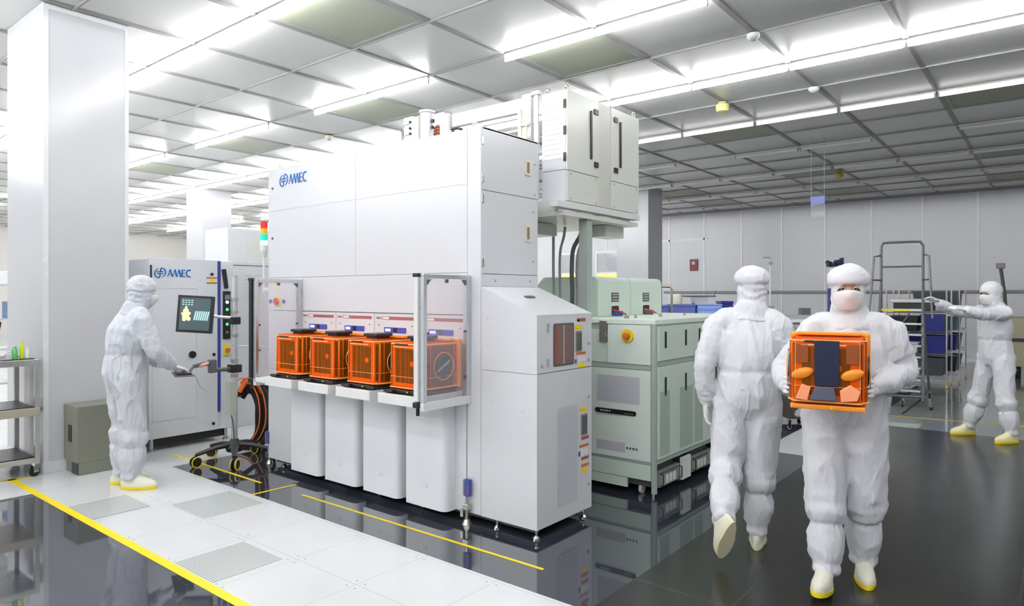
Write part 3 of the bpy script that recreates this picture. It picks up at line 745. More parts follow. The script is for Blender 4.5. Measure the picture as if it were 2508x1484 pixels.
# ================================================================== orange wafer pods
def make_pod(label, loc, rotz=0.0, group=None, held=False):
    t = thing('wafer_pod', label, 'wafer pod', loc, rotz, group)
    L = dict(parent=t, world=False)
    w, d0, d1, z0, z1 = 0.172, -0.17, 0.15, 0.028, 0.345
    mb = MB(); mb.box(-0.165, 0.165, -0.165, 0.165, 0.0, 0.024, 0.006); 
    if not held: mb.box(-0.19, -0.10, -0.20, -0.10, 0.002, 0.02, 0.004); mb.box(0.08, 0.16, -0.185, -0.12, 0.0, 0.022, 0.004)
    bp = mb.build('base_plate', M_pod_s if held else M_blk, **L)
    MB().cyl((0.02, -0.168, 0.012), (0.02, -0.174, 0.012), 0.006, n=8).build('yellow_pin', M_yel, parent=bp, world=False)
    out = [(-w, d1), (-w, -0.10), (-w+0.03, d0), (w-0.03, d0), (w, -0.10), (w, d1)]
    b = bmesh.new()
    n = len(out)
    lev = [(z0, 1.0), (z0+0.015, 1.02), (z1-0.02, 1.0), (z1, 0.955)]
    R = [[b.verts.new((x*s, y*s, z)) for x, y in out] for z, s in lev]
    for A, B in zip(R, R[1:]):
        for i in range(n): b.faces.new((A[i], A[(i+1) % n], B[(i+1) % n], B[i]))
    b.faces.new(list(reversed(R[0]))); b.faces.new(R[-1])
    bmesh.ops.recalc_face_normals(b, faces=b.faces)
    bmesh.ops.bevel(b, geom=[e for e in b.edges], offset=0.008, segments=2, profile=0.5, affect='EDGES', clamp_overlap=True)
    mb = MB(); mb._add(b); sh = mb.build('shell', M_pod, smooth=True, **L)
    # rims in a paler orange, light caught on edges put into their colour
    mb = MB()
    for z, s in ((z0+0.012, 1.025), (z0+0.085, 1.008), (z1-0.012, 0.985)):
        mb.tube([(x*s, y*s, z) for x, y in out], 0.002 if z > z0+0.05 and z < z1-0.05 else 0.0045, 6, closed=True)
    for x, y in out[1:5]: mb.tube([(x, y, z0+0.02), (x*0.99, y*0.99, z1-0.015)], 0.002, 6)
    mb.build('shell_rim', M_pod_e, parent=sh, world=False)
    mb = MB(); mb.box(-0.19, 0.19, 0.152, 0.19, 0.026, 0.36, 0.012); mb.box(-0.15, 0.15, 0.10, 0.152, 0.346, 0.362, 0.004)
    mb.build('door_flange', M_pod_s, **L)
    mb = MB()
    for k in range(23): mb.cyl((0, 0.0, 0.055+0.011*k), (0, 0.0, 0.0575+0.011*k), 0.135, n=28)
    mb.build('wafer_stack', M_wafer, **L)
    mb = MB()
    for sx in (-1, 1):
        for y_ in (-0.125, 0.135): mb.box(sx*0.156-0.006, sx*0.156+0.006, y_-0.006, y_+0.006, 0.04, 0.325, 0.002)
    mb.box(-0.155, 0.155, -0.155, 0.145, 0.032, 0.052, 0.003); mb.box(-0.155, 0.155, -0.145, 0.145, 0.318, 0.334, 0.003); mb.box(-0.140, -0.112, -0.160, -0.148, 0.04, 0.325, 0.003); mb.box(0.100, 0.140, -0.160, -0.148, 0.04, 0.325, 0.003); mb.box(-0.112, 0.100, -0.160, -0.150, 0.298, 0.325); mb.box(-0.112, 0.100, -0.160, -0.150, 0.04, 0.070)
    mb.build('inner_frame', M_pod_s, **L)
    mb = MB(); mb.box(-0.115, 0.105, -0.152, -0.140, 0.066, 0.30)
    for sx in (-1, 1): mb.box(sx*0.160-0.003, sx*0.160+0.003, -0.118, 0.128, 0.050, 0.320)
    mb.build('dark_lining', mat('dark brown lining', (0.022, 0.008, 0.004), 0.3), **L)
    mb = MB()
    for x, w_ in ((-0.062, 0.008), (-0.012, 0.005), (0.018, 0.003)): mb.box(x-w_, x+w_, -0.1575, -0.1525, 0.068, 0.298, 0.001)
    mb.build('slot_comb', mat('amber rib', (0.30, 0.09, 0.012), 0.3), **L)
    MB().sph((0.045, -0.150, 0.20), 1.0, (0.022, 0.006, 0.02), 14, 8).build('amber_spot', M_pod_s, **L)
    mb = MB(); mb.box(-0.115, 0.085, d0-0.006, d0-0.001, 0.309, 0.317, 0.001)
    mb.build('front_rib', M_pod_e, **L)
    mb = MB(); mb.box(-0.10, 0.03, d0-0.004, d0-0.0005, 0.325, 0.335)
    mb.build('print_line', M_wafer, **L)
    for sx in (-1, 1):
        x = sx*(w+0.004)
        h = MB().cyl((x-0.003*sx, 0.01, 0.185), (x+0.006*sx, 0.01, 0.185), 0.075, n=32).build('side_handle', M_poddark, **L)
        MB().tor((x+0.010*sx, 0.01, 0.185), (1, 0, 0), 0.092, 0.0028, 36, 6).build('handle_ring', M_pod_e, parent=h, world=False)
        MB().box(min(x+0.0065*sx, x+0.012*sx), max(x+0.0065*sx, x+0.012*sx), -0.055, 0.075, 0.177, 0.193, 0.002, M=Matrix.Translation((0, 0.01, 0.185)) @ Matrix.Rotation(radians(30), 4, 'X') @ Matrix.Translation((0, -0.01, -0.185))).build('handle_bar', M_grey_m, parent=h, world=False)
    if not held:
        mb = MB(); mb.box(-0.06, 0.06, -0.07, 0.05, 0.346, 0.362, 0.003); mb.box(-0.075, 0.075, -0.085, 0.065, 0.363, 0.385, 0.005)
        mb.build('top_handle', M_blk, **L)
    if held:
        mb = MB(); mb.box(-0.055, 0.055, d0-0.02, d0-0.0125, 0.118, 0.335, 0.003)
        mb.build('dark_front_plate', mat('blue black plastic', (0.015, 0.02, 0.05), 0.2), **L)
        for sx in (-1, 1):
            MB().sph((sx*0.108, d0-0.006, 0.175), 1.0, (0.052, 0.012, 0.026), 20, 12, M=Matrix.Translation((sx*0.108, 0, 0.175)) @ Matrix.Rotation(radians(-18), 4, 'Y') @ Matrix.Translation((-sx*0.108, 0, -0.175))).build('front_grip', mat('amber orange', (0.85, 0.26, 0.01), 0.2), t, True, world=False)
            MB().box(sx*0.110-0.028, sx*0.110+0.028, d0-0.006, d0-0.0015, 0.225, 0.318, 0.003).build('side_window', mat('deep amber', (0.30, 0.07, 0.01), 0.2), t, world=False)
        mb = MB(); mb.prism([(-0.075, 0.05), (0.045, 0.05), (0.03, 0.115), (-0.05, 0.115)], d0-0.03, d0-0.0125, 'y', 0.004)
        mb.build('lower_clamp', mat('grey blue clamp', (0.10, 0.11, 0.16), 0.15), **L)
        each('glossy_facet', mat('pale orange facet', (0.95, 0.36, 0.18), 0.08), t, [MB().prism([(0.06, 0.045), (0.13, 0.055), (0.145, 0.10), (0.10, 0.13), (0.055, 0.10)], d0-0.022, d0-0.0015, 'y', 0.004), MB().prism([(-0.14, 0.05), (-0.085, 0.045), (-0.07, 0.11), (-0.11, 0.125)], d0-0.022, d0-0.0015, 'y', 0.004)], world=False)  # pale patches: highlights on the pod front put into colour and shape
    return t
names = ['orange wafer pod behind the smoky side panel, first from the right', 'orange wafer pod second from the right on the machine shelves', 'orange wafer pod third from the right, second from the left', 'orange wafer pod on the leftmost machine shelf']
for k, xc in enumerate([-3.40-0.468*k for k in range(4)]):
    make_pod(names[k], (xc, 3.235, 0.9155), 0, 'orange wafer pods on the machine shelves')
# ================================================================== equipment above and behind the white machine
t = thing('hanging_cabinet', 'khaki grey electrical cabinet with long black handles, raised high behind the tall white machine', 'electrical cabinet', (-3.12, 4.98, 2.30))
xr, y0, y1 = -3.0, 4.40, 5.57
MB().box(-3.245, xr-0.016, y0+0.012, y1-0.004, 2.33, 3.195).build('body', M_grey_m, t)
MB().box(-3.245, xr-0.016, y0, y0+0.0115, 2.572, 3.20, 0.001, 1).build('louvred_side', M_panel, t)
MB().box(-3.245, xr-0.016, y0, y0+0.0115, 2.325, 2.568, 0.001, 1).build('lower_side', M_panel, t)
mb = MB()
for k in range(13): mb.box(-3.22, -3.06, y0-0.0022, y0-0.0003, 2.66+0.04*k, 2.664+0.04*k)
mb.build('louvre_lines', M_softgap, t)
mb = MB()
for z in (3.09, 2.88, 2.67): mb.box(xr-0.034, xr-0.008, y0-0.008, y0-0.0004, z-0.035, z+0.035, 0.003)
mb.build('hinge', M_blk, t)
F = FX(xr)
for (a, b, hx, lx) in ((y0, 4.874, 4.746, 4.825), (5.074, y1, 5.225, 5.148)):
    d = MB().box(xr-0.015, xr, a+g, b-g, 2.566+g, 3.20, 0.001, 1).build('cabinet_door', M_khaki, t)
    plate(F, hx-0.011, hx+0.011, 2.70, 3.10, 0.012, 0.004, 0.0005).build('long_handle', M_blk, d)
    for z in (3.105, 2.665): plate(F, lx-0.03, lx+0.03, z-0.022, z+0.022, 0.010, 0.004, 0.0005).build('door_lock', M_blk, d)
    lp = MB().box(xr-0.015, xr, a+g, b-g, 2.325, 2.566-g, 0.001, 1).build('lower_panel', M_khaki, t)
    mb = MB()
    for yy in (a+0.05, b-0.05):
        for zz in (2.54, 2.345): mb.cyl((xr, yy, zz), (xr+0.004, yy, zz), 0.008, n=8)
    mb.build('screw_heads', M_grey_m, lp)
MB().box(xr-0.015, xr-0.004, 4.874+g, 5.074-g, 2.325, 3.20).build('middle_panel', mat('greenish khaki', (0.55, 0.56, 0.50), 0.35), t)
for (x, y) in ((-3.02, 4.43), (-3.2, 4.43), (-3.02, 5.5)):
    MB().tor((x, y, 3.228), (1, 0, 0), 0.022, 0.006, 14, 6).build('lifting_eye', M_steel, t)
MB().box(-3.06, -2.985, 4.25, 5.56, 2.262, 2.315, 0.003).build('base_rail', M_white_p, t)
# carrying frame with posts
t = thing('support_frame', 'grey green steel post and frame carrying the raised electrical cabinet', 'support frame', (-3.1, 4.9, 0))
MB().box(-3.10, -3.02, 4.72, 4.80, 1.3855, 2.2045).build('front_post', M_sage_d, t)
mb = MB(); mb.box(-4.0, -3.0, 4.35, 5.55, 2.205, 2.24); mb.box(-4.0, -3.08, 4.35, 4.39, 2.24, 2.32); mb.box(-4.0, -3.08, 5.5, 5.55, 2.24, 2.32)
mb.build('platform', M_khaki, t)
each('junction_box', M_khaki, t, [MB().box(-3.8, -3.45, 4.5, 4.9, 2.10, 2.2), MB().box(-3.3, -3.12, 5.18, 5.5, 2.10, 2.2)])
MB().box(-3.42, -3.33, 4.36, 4.40, 2.245, 3.22, 0.002).build('slotted_plate', M_panel, t)
mb = MB(); mb.box(-3.305, -3.265, 4.37, 4.39, 2.35, 3.2); mb.box(-3.325, -3.25, 4.36, 4.40, 3.2, 3.23)
mb.build('side_strut', M_panel, t)
mb = MB()
for k in range(12): mb.box(-3.32, -3.25, 4.50, 4.515, 2.42+0.055*k, 2.45+0.055*k)
mb.build('terminal_strip', M_khaki, t)
MB().box(-4.35, -3.42, 4.41, 4.47, 3.10, 3.215, 0.003).build('top_beam', M_panel, t)
mb = MB(); mb.tube([(-3.44, 4.36, 2.8), (-3.44, 4.36, 3.10)], 0.02, 10); mb.tube([(-3.36, 4.34, 2.8), (-3.36, 4.34, 2.98)], 0.008, 8)
mb.tube([(-3.45, 4.355, 2.97), (-3.335, 4.355, 2.97)], 0.014, 8); mb.tube([(-3.45, 4.355, 2.86), (-3.335, 4.355, 2.86)], 0.014, 8); mb.tube([(-4.2, 4.38, 2.94), (-3.45, 4.38, 2.94)], 0.012, 8)
mb.build('gas_pipe', M_cream, t)
# hoses below the platform
hl = ['grey cable hanging below the raised cabinet, first from the left', 'thin grey cable hanging below the raised cabinet, second from the left', 'thick grey cable hanging below the raised cabinet, third from the left', 'thick grey cable hanging below the raised cabinet, nearest the green post']
for k, (xx, yy, r, cv) in enumerate(((-3.56, 5.0, 0.013, 0.0), (-3.49, 5.0, 0.012, 0.05), (-3.36, 5.0, 0.019, 0.10), (-3.31, 5.02, 0.019, 0.14))):
    pts = [(xx+cv*1.0, yy+cv*0.3, 2.19), (xx+cv*0.75, yy+cv*0.2, 2.10), (xx+cv*0.15, yy, 1.98), (xx, yy, 1.8), (xx+0.006, yy, 1.6), (xx, yy, 1.387)]
    tag(MB().tube(crv(pts), r, 10).build('cable', M_grey_m if k != 2 else M_dgrey, smooth=True), hl[k], 'cable', 'cables below the raised cabinet')
# things on the roof of the white machine
t = thing('gas_box', 'white perforated bracket box with black fittings on the roof of the tall white machine', 'gas box', (-4.75, 4.5, 2.74))
MB().box(-4.88, -4.75, 4.38, 4.42, 2.745, 3.275, 0.003).build('front_plate', M_panel, t)
MB().box(-4.75, -4.68, 4.385, 4.6, 2.745, 3.26).build('side_plate', M_khaki, t)
mb = MB()
for z in (3.22, 3.16, 3.11): mb.cyl((-4.78, 4.365, z), (-4.78, 4.38, z), 0.012, n=8)
mb.box(-4.915, -4.885, 4.38, 4.42, 3.08, 3.17)
mb.build('fitting', M_blk, t)
mb = MB(); mb.tube([(-4.78, 4.36, 3.20), (-4.83, 4.34, 3.19), (-4.86, 4.345, 3.12), (-4.87, 4.35, 3.05)], 0.006, 6); mb.tube([(-4.78, 4.36, 3.10), (-4.83, 4.34, 3.09), (-4.86, 4.345, 3.05)], 0.006, 6)
mb.build('air_hose', M_grey_m, t)
MB().lathe((-4.60, 4.42, 2.742), [(0.062, 0), (0.062, 0.54), (0.075, 0.541), (0.075, 0.56)], 24).build('white_cylinder', M_panel, t, True)
mb = MB()
for k in range(5): mb.tube([(-4.50, 4.42, 3.02+0.026*k), (-4.44, 4.40, 3.03+0.026*k), (-4.385, 4.41, 3.01+0.026*k)], 0.013, 8)
mb.build('brown_coil', M_copper, t)
mb = MB(); mb.box(-4.38, -4.27, 4.37, 4.40, 2.745, 3.22, 0.002); mb.box(-4.515, -4.38, 4.42, 4.45, 3.13, 3.26)
mb.build('end_bracket', M_panel, t)
mb = MB(); mb.box(-4.53, -4.50, 4.40, 4.42, 3.18, 3.21); mb.cyl((-4.52, 4.40, 3.14), (-4.52, 4.42, 3.14), 0.015)
mb.tube([(-4.22, 4.36, 3.06), (-4.12, 4.33, 3.05), (-4.06, 4.32, 3.03)], 0.012, 8); mb.cyl((-4.2, 4.35, 3.03), (-4.2, 4.37, 3.03), 0.02)
mb.build('black_fitting', M_blk, t)

# ================================================================== pale green machine
t = thing('process_machine', 'pale green machine on casters with black door handles and a yellow emergency stop', 'machine', (-3.2, 5.6, 0))
GX, GY = -2.42, 4.757
gy1 = 6.78
MB().box(-4.4, GX-0.012, GY+0.012, gy1, 0.31, 1.345).build('body', M_sage_d, t)
MB().box(-4.4, GX, GY, gy1+0.01, 1.347, 1.385, 0.004).build('worktop', M_sage_l, t)
Fg = FY(GY); Gg = FX(GX)
mb = MB()
mb.box(GX-0.035, GX, GY, GY+0.035, 0.03, 1.346, 0.003)
mb.build('corner_post', M_sage_d, t)
def gp(F, name, a, b, c, d, m=M_sage, h=0.012, h0=-0.0115, parent=None, r=0.0): return plate(F, a+g, b-g, c+g, d-g, h, r, h0).build(name, m, parent or t)
gp(Fg, 'front_upper_panel', -2.839, GX-0.035, 1.03, 1.345, M_sage_l); gp(Fg, 'front_side_recess', -3.3, -2.845, 1.03, 1.30, M_sage, -0.006)
mp = gp(Fg, 'front_middle_panel', -3.4, GX-0.035, 0.275, 0.99, M_sage_l); gp(Fg, 'front_skirt', -3.4, GX-0.035, 0.13, 0.255, M_sage)
gp(Fg, 'front_skirt', -3.4, -2.66, 0.05, 0.13, M_sage)
plate(Fg, -3.4, GX-0.035, 0.992, 1.027, 0.006, h0=-0.011).build('front_rail', M_sage_d, t)
plate(Fg, -3.4, GX-0.035, 0.256, 0.274, 0.006, h0=-0.011).build('front_rail', M_sage_d, t)
MB().box(-2.655, GX-0.036, GY+0.0, GY+0.30, 0.126, 0.1285).build('caster_arch', M_sage_d, t)
plate(Fg, -2.936, -2.55, 0.715, 0.93, 0.0135, h0=0.0121).build('vent_mesh', M_vent, mp)
plate(Fg, -2.955, -2.579, 0.622, 0.66, 0.02, 0.018, 0.0121).build('black_display_bar', M_blk, mp)
mb = MB()
for k in range(5): mb.box(-2.90+0.02*k, -2.89+0.02*k, GY-0.0215, GY-0.0203, 0.636, 0.648)
for k in range(5): mb.box(-2.68+0.017*k, -2.672+0.017*k, GY-0.0215, GY-0.0203, 0.632, 0.637)
mb.build('display_marks', M_label, mp)
plate(Fg, -2.944, -2.678, 0.325, 0.40, 0.0135, h0=0.0121).build('vent_mesh', M_vent, mp)
mb = MB()
for k in range(4): mb.cyl((-2.66+0.028*k, GY-0.0135, 0.362), (-2.66+0.028*k, GY-0.0121, 0.362), 0.010, n=10)
mb.build('round_hole', M_dgrey, mp)
e = MB().cyl((-2.652, GY-0.030, 1.255), (-2.652, GY-0.0125, 1.255), 0.052, n=24).build('emergency_stop', M_yel, t)
MB().cyl((-2.652, GY-0.06, 1.255), (-2.652, GY-0.0305, 1.255), 0.025, 0.03, n=20).build('stop_button', M_orange_l, e)
mb = MB()
for dx, dz in ((0.02, 0.325), (0.02, 0.01)):
    mb.cyl((-2.45, GY-0.016, 1.03+dz-0.01), (-2.45, GY-0.0121, 1.03+dz-0.01), 0.008, n=8); mb.cyl((-2.82, GY-0.016, 1.03+dz-0.01), (-2.82, GY-0.0121, 1.03+dz-0.01), 0.008, n=8)
mb.build('screw_heads', M_grey_m, t)
mb = MB(); mb.box(-2.915, -2.85, GY-0.02, GY+0.01, 1.20, 1.37, 0.004)
mb.build('valve_block', M_steel, t)
# right face : two rows of doors
ys = [GY+0.035, 5.44, 6.08, gy1]
for a, b in zip(ys, ys[1:]):
    for (c, d, sh, hz) in ((1.06, 1.335, 0.10, 1.29), (0.295, 1.02, 0.10, 0.94)):
        dr = gp(Gg, 'side_door', a, b, c, d, M_sage)
        for yy in (a+0.115, b-0.16):
            plate(Gg, yy-0.013, yy+0.013, hz-0.155 if c < 1 else hz-0.13, hz-0.01 if c < 1 else hz, 0.017, 0.004, 0.0121).build('door_handle', M_blk, dr)
        if c < 1:
            for yy in ((a+0.02, a+0.19), (b-0.27, b-0.02)): plate(Gg, yy[0], yy[1], 0.32, 0.82, 0.013, h0=0.0121).build('vent_mesh', M_sage_v, dr)
for (z0, z1) in ((1.021, 1.058), (0.262, 0.293)): MB().box(GX-0.011, GX+0.006, GY+0.036, gy1, z0, z1).build('side_rail', M_sage_d, t)
# casters and drawers of electronics below the right side
def caster(mbw, mbf, x, y, r=0.035, z0=0.11, a=0.0):
    dx, dy = cos(a), sin(a)
    mbw.cyl((x-dx*0.012, y-dy*0.012, r+0.0005), (x+dx*0.012, y+dy*0.012, r+0.0005), r, n=18)
    for s in (-1, 1): mbf.box(-0.003, 0.003, -r*0.6, r*0.6, r*0.8, r*2.1, M=Matrix.Translation((x, y, 0)) @ Matrix.Rotation(a, 4, 'Z') @ Matrix.Translation((s*0.018, 0, 0)))
    mbf.cyl((x, y, r*2.1), (x, y, z0), r*0.5, n=12)
for (x, y) in ((-2.58, 4.84), (-2.58, 6.6), (-3.3, 4.84)):
    a = MB(); b = MB(); caster(a, b, x, y, z0=0.126 if y < 5 else 0.31); c = a.build('caster_wheel', M_white_p, t); b.build('caster_fork', M_chrome, t)
MB().cyl((-2.46, 4.80, 0.0005), (-2.46, 4.80, 0.12), 0.012, n=10).build('levelling_foot', M_chrome, t)
for (a, b) in ((4.815, 5.19), (5.42, 5.87)):
    d = MB().box(GX-0.32, GX-0.02, a, b, 0.065, 0.20, 0.003).build('electronics_drawer', M_dgrey, t)
    plate(FX(GX-0.02), a+0.005, b-0.005, 0.07, 0.195, 0.02, 0.003, 0.0005).build('drawer_front', M_pcb, d)
    mb = MB(); F2 = FX(GX)
    for k in range(3): plate(F2, a+0.12+0.065*k, a+0.165+0.065*k, 0.085, 0.15, 0.004, h0=0.0005, mb=mb)
    mb.build('drawer_window', M_label, d)
    mb = MB()
    for k in range(12): plate(F2, a+0.03+0.026*k, a+0.042+0.026*k, 0.165, 0.188, 0.004, h0=0.0005, mb=mb)
    mb.build('drawer_socket', M_dgrey, d)
    each('drawer_handle', M_blk, d, [MB().tube([(GX+0.001, yy, 0.085), (GX+0.03, yy, 0.09), (GX+0.03, yy, 0.175), (GX+0.001, yy, 0.18)], 0.005, 6) for yy in (a+0.02, b-0.02)])
    mb = MB(); mb.box(GX-0.28, GX-0.05, a+0.02, b-0.03, 0.2005, 0.225); mb.box(GX-0.12, GX-0.04, a+0.05, a+0.14, 0.2255, 0.245)
    mb.build('circuit_board', mat('circuit green', (0.05, 0.10, 0.05), 0.5), d)
each('drawer_divider', M_sage_l, t, [MB().box(GX-0.012, GX+0.012, 5.215, 5.385, 0.05, 0.235, 0.003), MB().box(GX-0.012, GX+0.012, 5.90, 6.05, 0.05, 0.235, 0.003)])
for y in (5.30, 5.975): MB().box(GX-0.30, GX-0.05, y-0.02, y+0.02, 0.02, 0.3095).build('lower_beam', M_dgrey, t)
MB().box(-4.3, -2.75, GY+0.1, gy1-0.1, 0.05, 0.309).build('underframe', M_blk, t)
# hood in two rounded halves standing on the worktop
for (a, b) in ((5.18, 5.775), (5.785, 6.43)):
    prof = [(-4.3, 1.3855), (-3.2, 1.3855), (-3.2, 1.66)] + [(-3.26+0.06*cos(radians(q)), 1.685+0.06*sin(radians(q))) for q in range(15, 91, 15)] + [(-3.80, 1.745), (-3.87, 1.68), (-4.3, 1.66)]
    h = MB().prism(prof, a, b, 'y', 0.004).build('hood', M_sage, t)
    Fh = FX(-3.2); yc = a+0.30
    l = plate(Fh, yc-0.065, yc+0.065, 1.515, 1.60, 0.004, 0.004, 0.0005).build('hood_label', M_dgrey, h)
    for z in (1.53, 1.555, 1.58): plate(Fh, yc-0.05, yc+0.05, z, z+0.006, 0.0048, h0=0.0042).build('label_line', M_label, l)
    o = plate(Fh, yc-0.085, yc+0.075, 1.387, 1.49, 0.006, 0.02, 0.0005).build('hood_opening', M_label, h)
    plate(Fh, yc-0.07, yc+0.06, 1.388, 1.478, 0.008, 0.015, 0.0062).build('dark_inside', M_blk, o)
    mb = MB(); mb.box(-3.20, -3.14, yc-0.06, yc+0.05, 1.386, 1.43, 0.004, M=Matrix.Translation((0, 0, 0)))
    mb.build('socket_block', M_lblue if a < 5.5 else M_dgrey, o)
    mb = MB(); mb.tube([(-3.19, yc-0.06, 1.44), (-3.14, yc-0.03, 1.43), (-3.10, yc+0.03, 1.40)], 0.007, 6)
    mb.build('red_wire', M_red, o)
mb = MB()
for (y, r) in ((4.9, 0.02), (5.05, 0.012), (5.5, 0.015), (6.0, 0.012)): mb.cyl((-2.75, y, 1.3855), (-2.75, y, 1.41), r, n=10)
mb.build('top_fitting', M_steel, t)

# ================================================================== left white machine with logo
t = thing('control_machine', 'white machine with blue logo and large door, behind the operator', 'machine', (-7.4, 3.4, 0))
x = -7.05; ya, yb = 2.955, 3.84
MB().box(-7.75, x-0.014, ya, yb, 0.13, 1.94).build('body', M_panel2, t)
F = FX(x)
fr = MB().box(x-0.0135, x, ya, 3.665, 0.13, 1.95, 0.002, 1).build('front_door', M_panel, t)
MB().box(x-0.0135, x+0.004, 3.667, 3.695, 0.32, 1.945).build('navy_strip', M_navy, t)
sp_ = MB().box(x-0.0135, x, 3.697, yb, 0.13, 1.94, 0.002, 1).build('side_strip', M_panel, t)
logo(fr, F, 3.135, 1.765, 0.075)
mb = MB()
for (a, b, c, d) in ((2.985, 3.437, 1.643, 1.648), (2.985, 3.437, 0.30, 0.305), (2.985, 2.99, 0.30, 1.648), (3.432, 3.437, 0.30, 1.648)): plate(F, a, b, c, d, 0.0018, h0=0.0004, mb=mb)
mb.build('inner_door_line', M_softgap, fr)
MB().box(x+0.0005, x+0.012, 2.965, 2.98, 1.75, 1.88, 0.002).build('hinge', M_blk, fr)
MB().box(x+0.0005, x+0.010, 2.985, 2.995, 1.48, 1.55).build('hinge', M_blk, fr)
MB().cyl((x+0.0005, 3.39, 0.955), (x+0.012, 3.39, 0.955), 0.037, n=24).build('round_port', M_blk, fr)
mb = MB()
for (y, z) in ((3.62, 0.94), (3.615, 0.20), (3.60, 1.80)): mb.cyl((x+0.0005, y, z), (x+0.012, y, z), 0.016, n=14)
mb.build('lock_knob', M_blk, fr)
for (a, b, c, d, m) in ((3.545, 3.60, 1.755, 1.768, M_brown), (3.545, 3.60, 1.70, 1.713, M_brown), (3.605, 3.66, 1.755, 1.768, M_brown), (3.605, 3.66, 1.70, 1.713, M_brown), (3.575, 3.63, 1.715, 1.755, M_yellow)): sticker(fr, F, a, b, c, d, m)
lp = plate(F, 3.72, 3.80, 1.10, 1.62, 0.02, 0.004, 0.0005).build('indicator_panel', M_blk, sp_)
plate(F, 3.735, 3.79, 1.53, 1.58, 0.024, 0.003, 0.0202).build('indicator_cap', M_olive, lp)
for z, m in ((1.50, M_led_w), (1.42, M_led_g), (1.34, M_dgrey), (1.26, M_led_g), (1.17, M_dgrey)): MB().sph((x+0.022, 3.76, z), 0.017, u=12, v=8).build('indicator_lamp', m, lp)
mb = MB(); mb.box(x+0.0005, x+0.02, 3.735, 3.79, 0.92, 1.04, 0.004); es = mb.build('emergency_stop', M_yel, sp_)
MB().cyl((x+0.0205, 3.762, 0.98), (x+0.05, 3.762, 0.98), 0.024, n=16).build('stop_button', M_orange_l, es)
MB().box(x+0.0005, x+0.03, 3.72, 3.76, 1.65, 1.86, 0.004, M=Matrix.Translation((x, 3.74, 1.75)) @ Matrix.Rotation(radians(8), 4, 'X') @ Matrix.Translation((-x, -3.74, -1.75))).build('black_bracket', M_blk, sp_)
each('levelling_foot', M_steel, t, [MB().cyl((xx, yy, 0.0005), (xx, yy, 0.13), 0.02, n=12).cyl((xx, yy, 0.0005), (xx, yy, 0.02), 0.035, n=14) for (xx, yy) in ((x-0.05, 3.0), (x-0.05, 3.78), (-7.65, 3.0))])
MB().box(-7.7, x-0.06, ya+0.05, yb-0.05, 0.04, 0.1295).build('underframe', M_blk, t)
sd = MB().box(-7.72, -7.10, ya-0.012, ya-0.0005, 0.14, 1.80, 0.002, 1).build('left_side_panel', M_panel2, t)
MB().box(-7.5, -7.2, ya-0.016, ya-0.0125, 1.72, 1.725).build('panel_line', M_gap, sd)
# white cabinet with vent slots further back
t = thing('louvred_cabinet', 'white cabinet with rows of vent slots, between monitor stand and the tall white machine', 'cabinet', (-8.0, 4.6, 0))
MB().box(-8.3, -7.62, 4.12, 5.6, 0.0005, 1.98, 0.004).build('body', M_panel, t)
mb = MB(); F = FX(-7.62)
for k in range(6):
    for c in range(2): plate(F, 4.30+0.12*c, 4.39+0.12*c, 1.56+0.05*k, 1.568+0.05*k, 0.004, h0=0.0005, mb=mb)
mb.build('vent_slots', M_softgap, t)
plate(F, 4.14, 5.55, 1.93, 1.938, 0.003, h0=0.0005).build('lid_seam', M_gap, t)
t = thing('tall_rear_cabinet', 'tall pale cabinet with a grey door far behind, left of the signal tower', 'cabinet', (-11.6, 6.6, 0))
MB().box(-12.0, -11.2, 6.0, 7.3, 0.0005, 2.75, 0.01).build('body', M_panel, t)
plate(FX(-11.2), 6.35, 7.2, 0.3, 2.6, 0.01, 0.01, 0.0005).build('door', mat('pale grey door', (0.62, 0.62, 0.60), 0.4), t)

# ================================================================== monitor stand
bx, by = -6.07, 3.32
t = thing('monitor_stand', 'wheeled monitor stand with star base, steel pole and keyboard tray arm', 'monitor stand', (bx, by, 0))
mb = MB()
for k in range(5):
    a = radians(72*k-100); e = Vector((bx+0.34*cos(a), by+0.34*sin(a), 0.115))
    mb.tube([(bx+0.03*cos(a), by+0.03*sin(a), 0.165), ((bx+e.x)/2, (by+e.y)/2, 0.155), tuple(e)], [(0.026, 0.04), (0.022, 0.034), (0.016, 0.026)], 10, side=(0, 0, 1))
mb.lathe((bx, by, 0.10), [(0.07, 0), (0.085, 0.04), (0.05, 0.09), (0.03, 0.12)], 20)
mb.build('star_base', M_blk, t, True)
for k in range(5):
    a = radians(72*k-100); ex, ey = bx+0.345*cos(a), by+0.345*sin(a)
    ca = radians(35*k)
    dx, dy = cos(ca), sin(ca)
    w_ = MB(); yls = []
    for s in (-1, 1):
        c0 = Vector((ex+dx*0.018*s, ey+dy*0.018*s, 0.05)); dd = Vector((dx, dy, 0))
        w_.cyl(c0-dd*0.009, c0+dd*0.009, 0.0495, n=20)
        yls.append(MB().tor(c0+dd*(0.006*s), dd, 0.046, 0.0058, 22, 6))
    w_.cyl((ex, ey, 0.06), (ex, ey, 0.115), 0.012, n=10)
    wo = w_.build('caster_wheel', M_blk, t); each('yellow_rim', M_yel, wo, yls)
MB().cyl((bx, by, 0.19), (bx, by, 1.75), 0.028, n=18).build('pole', M_alu, t, True)
each('pole_collar', M_steel, t, [MB().cyl((bx, by, z), (bx, by, z+0.03), 0.036, n=16) for z in (1.52, 1.40, 1.18, 0.94, 0.80)])
MB().cyl((bx, by, 1.7505), (bx, by, 1.765), 0.02, n=12).build('pole_cap', M_steel, t)
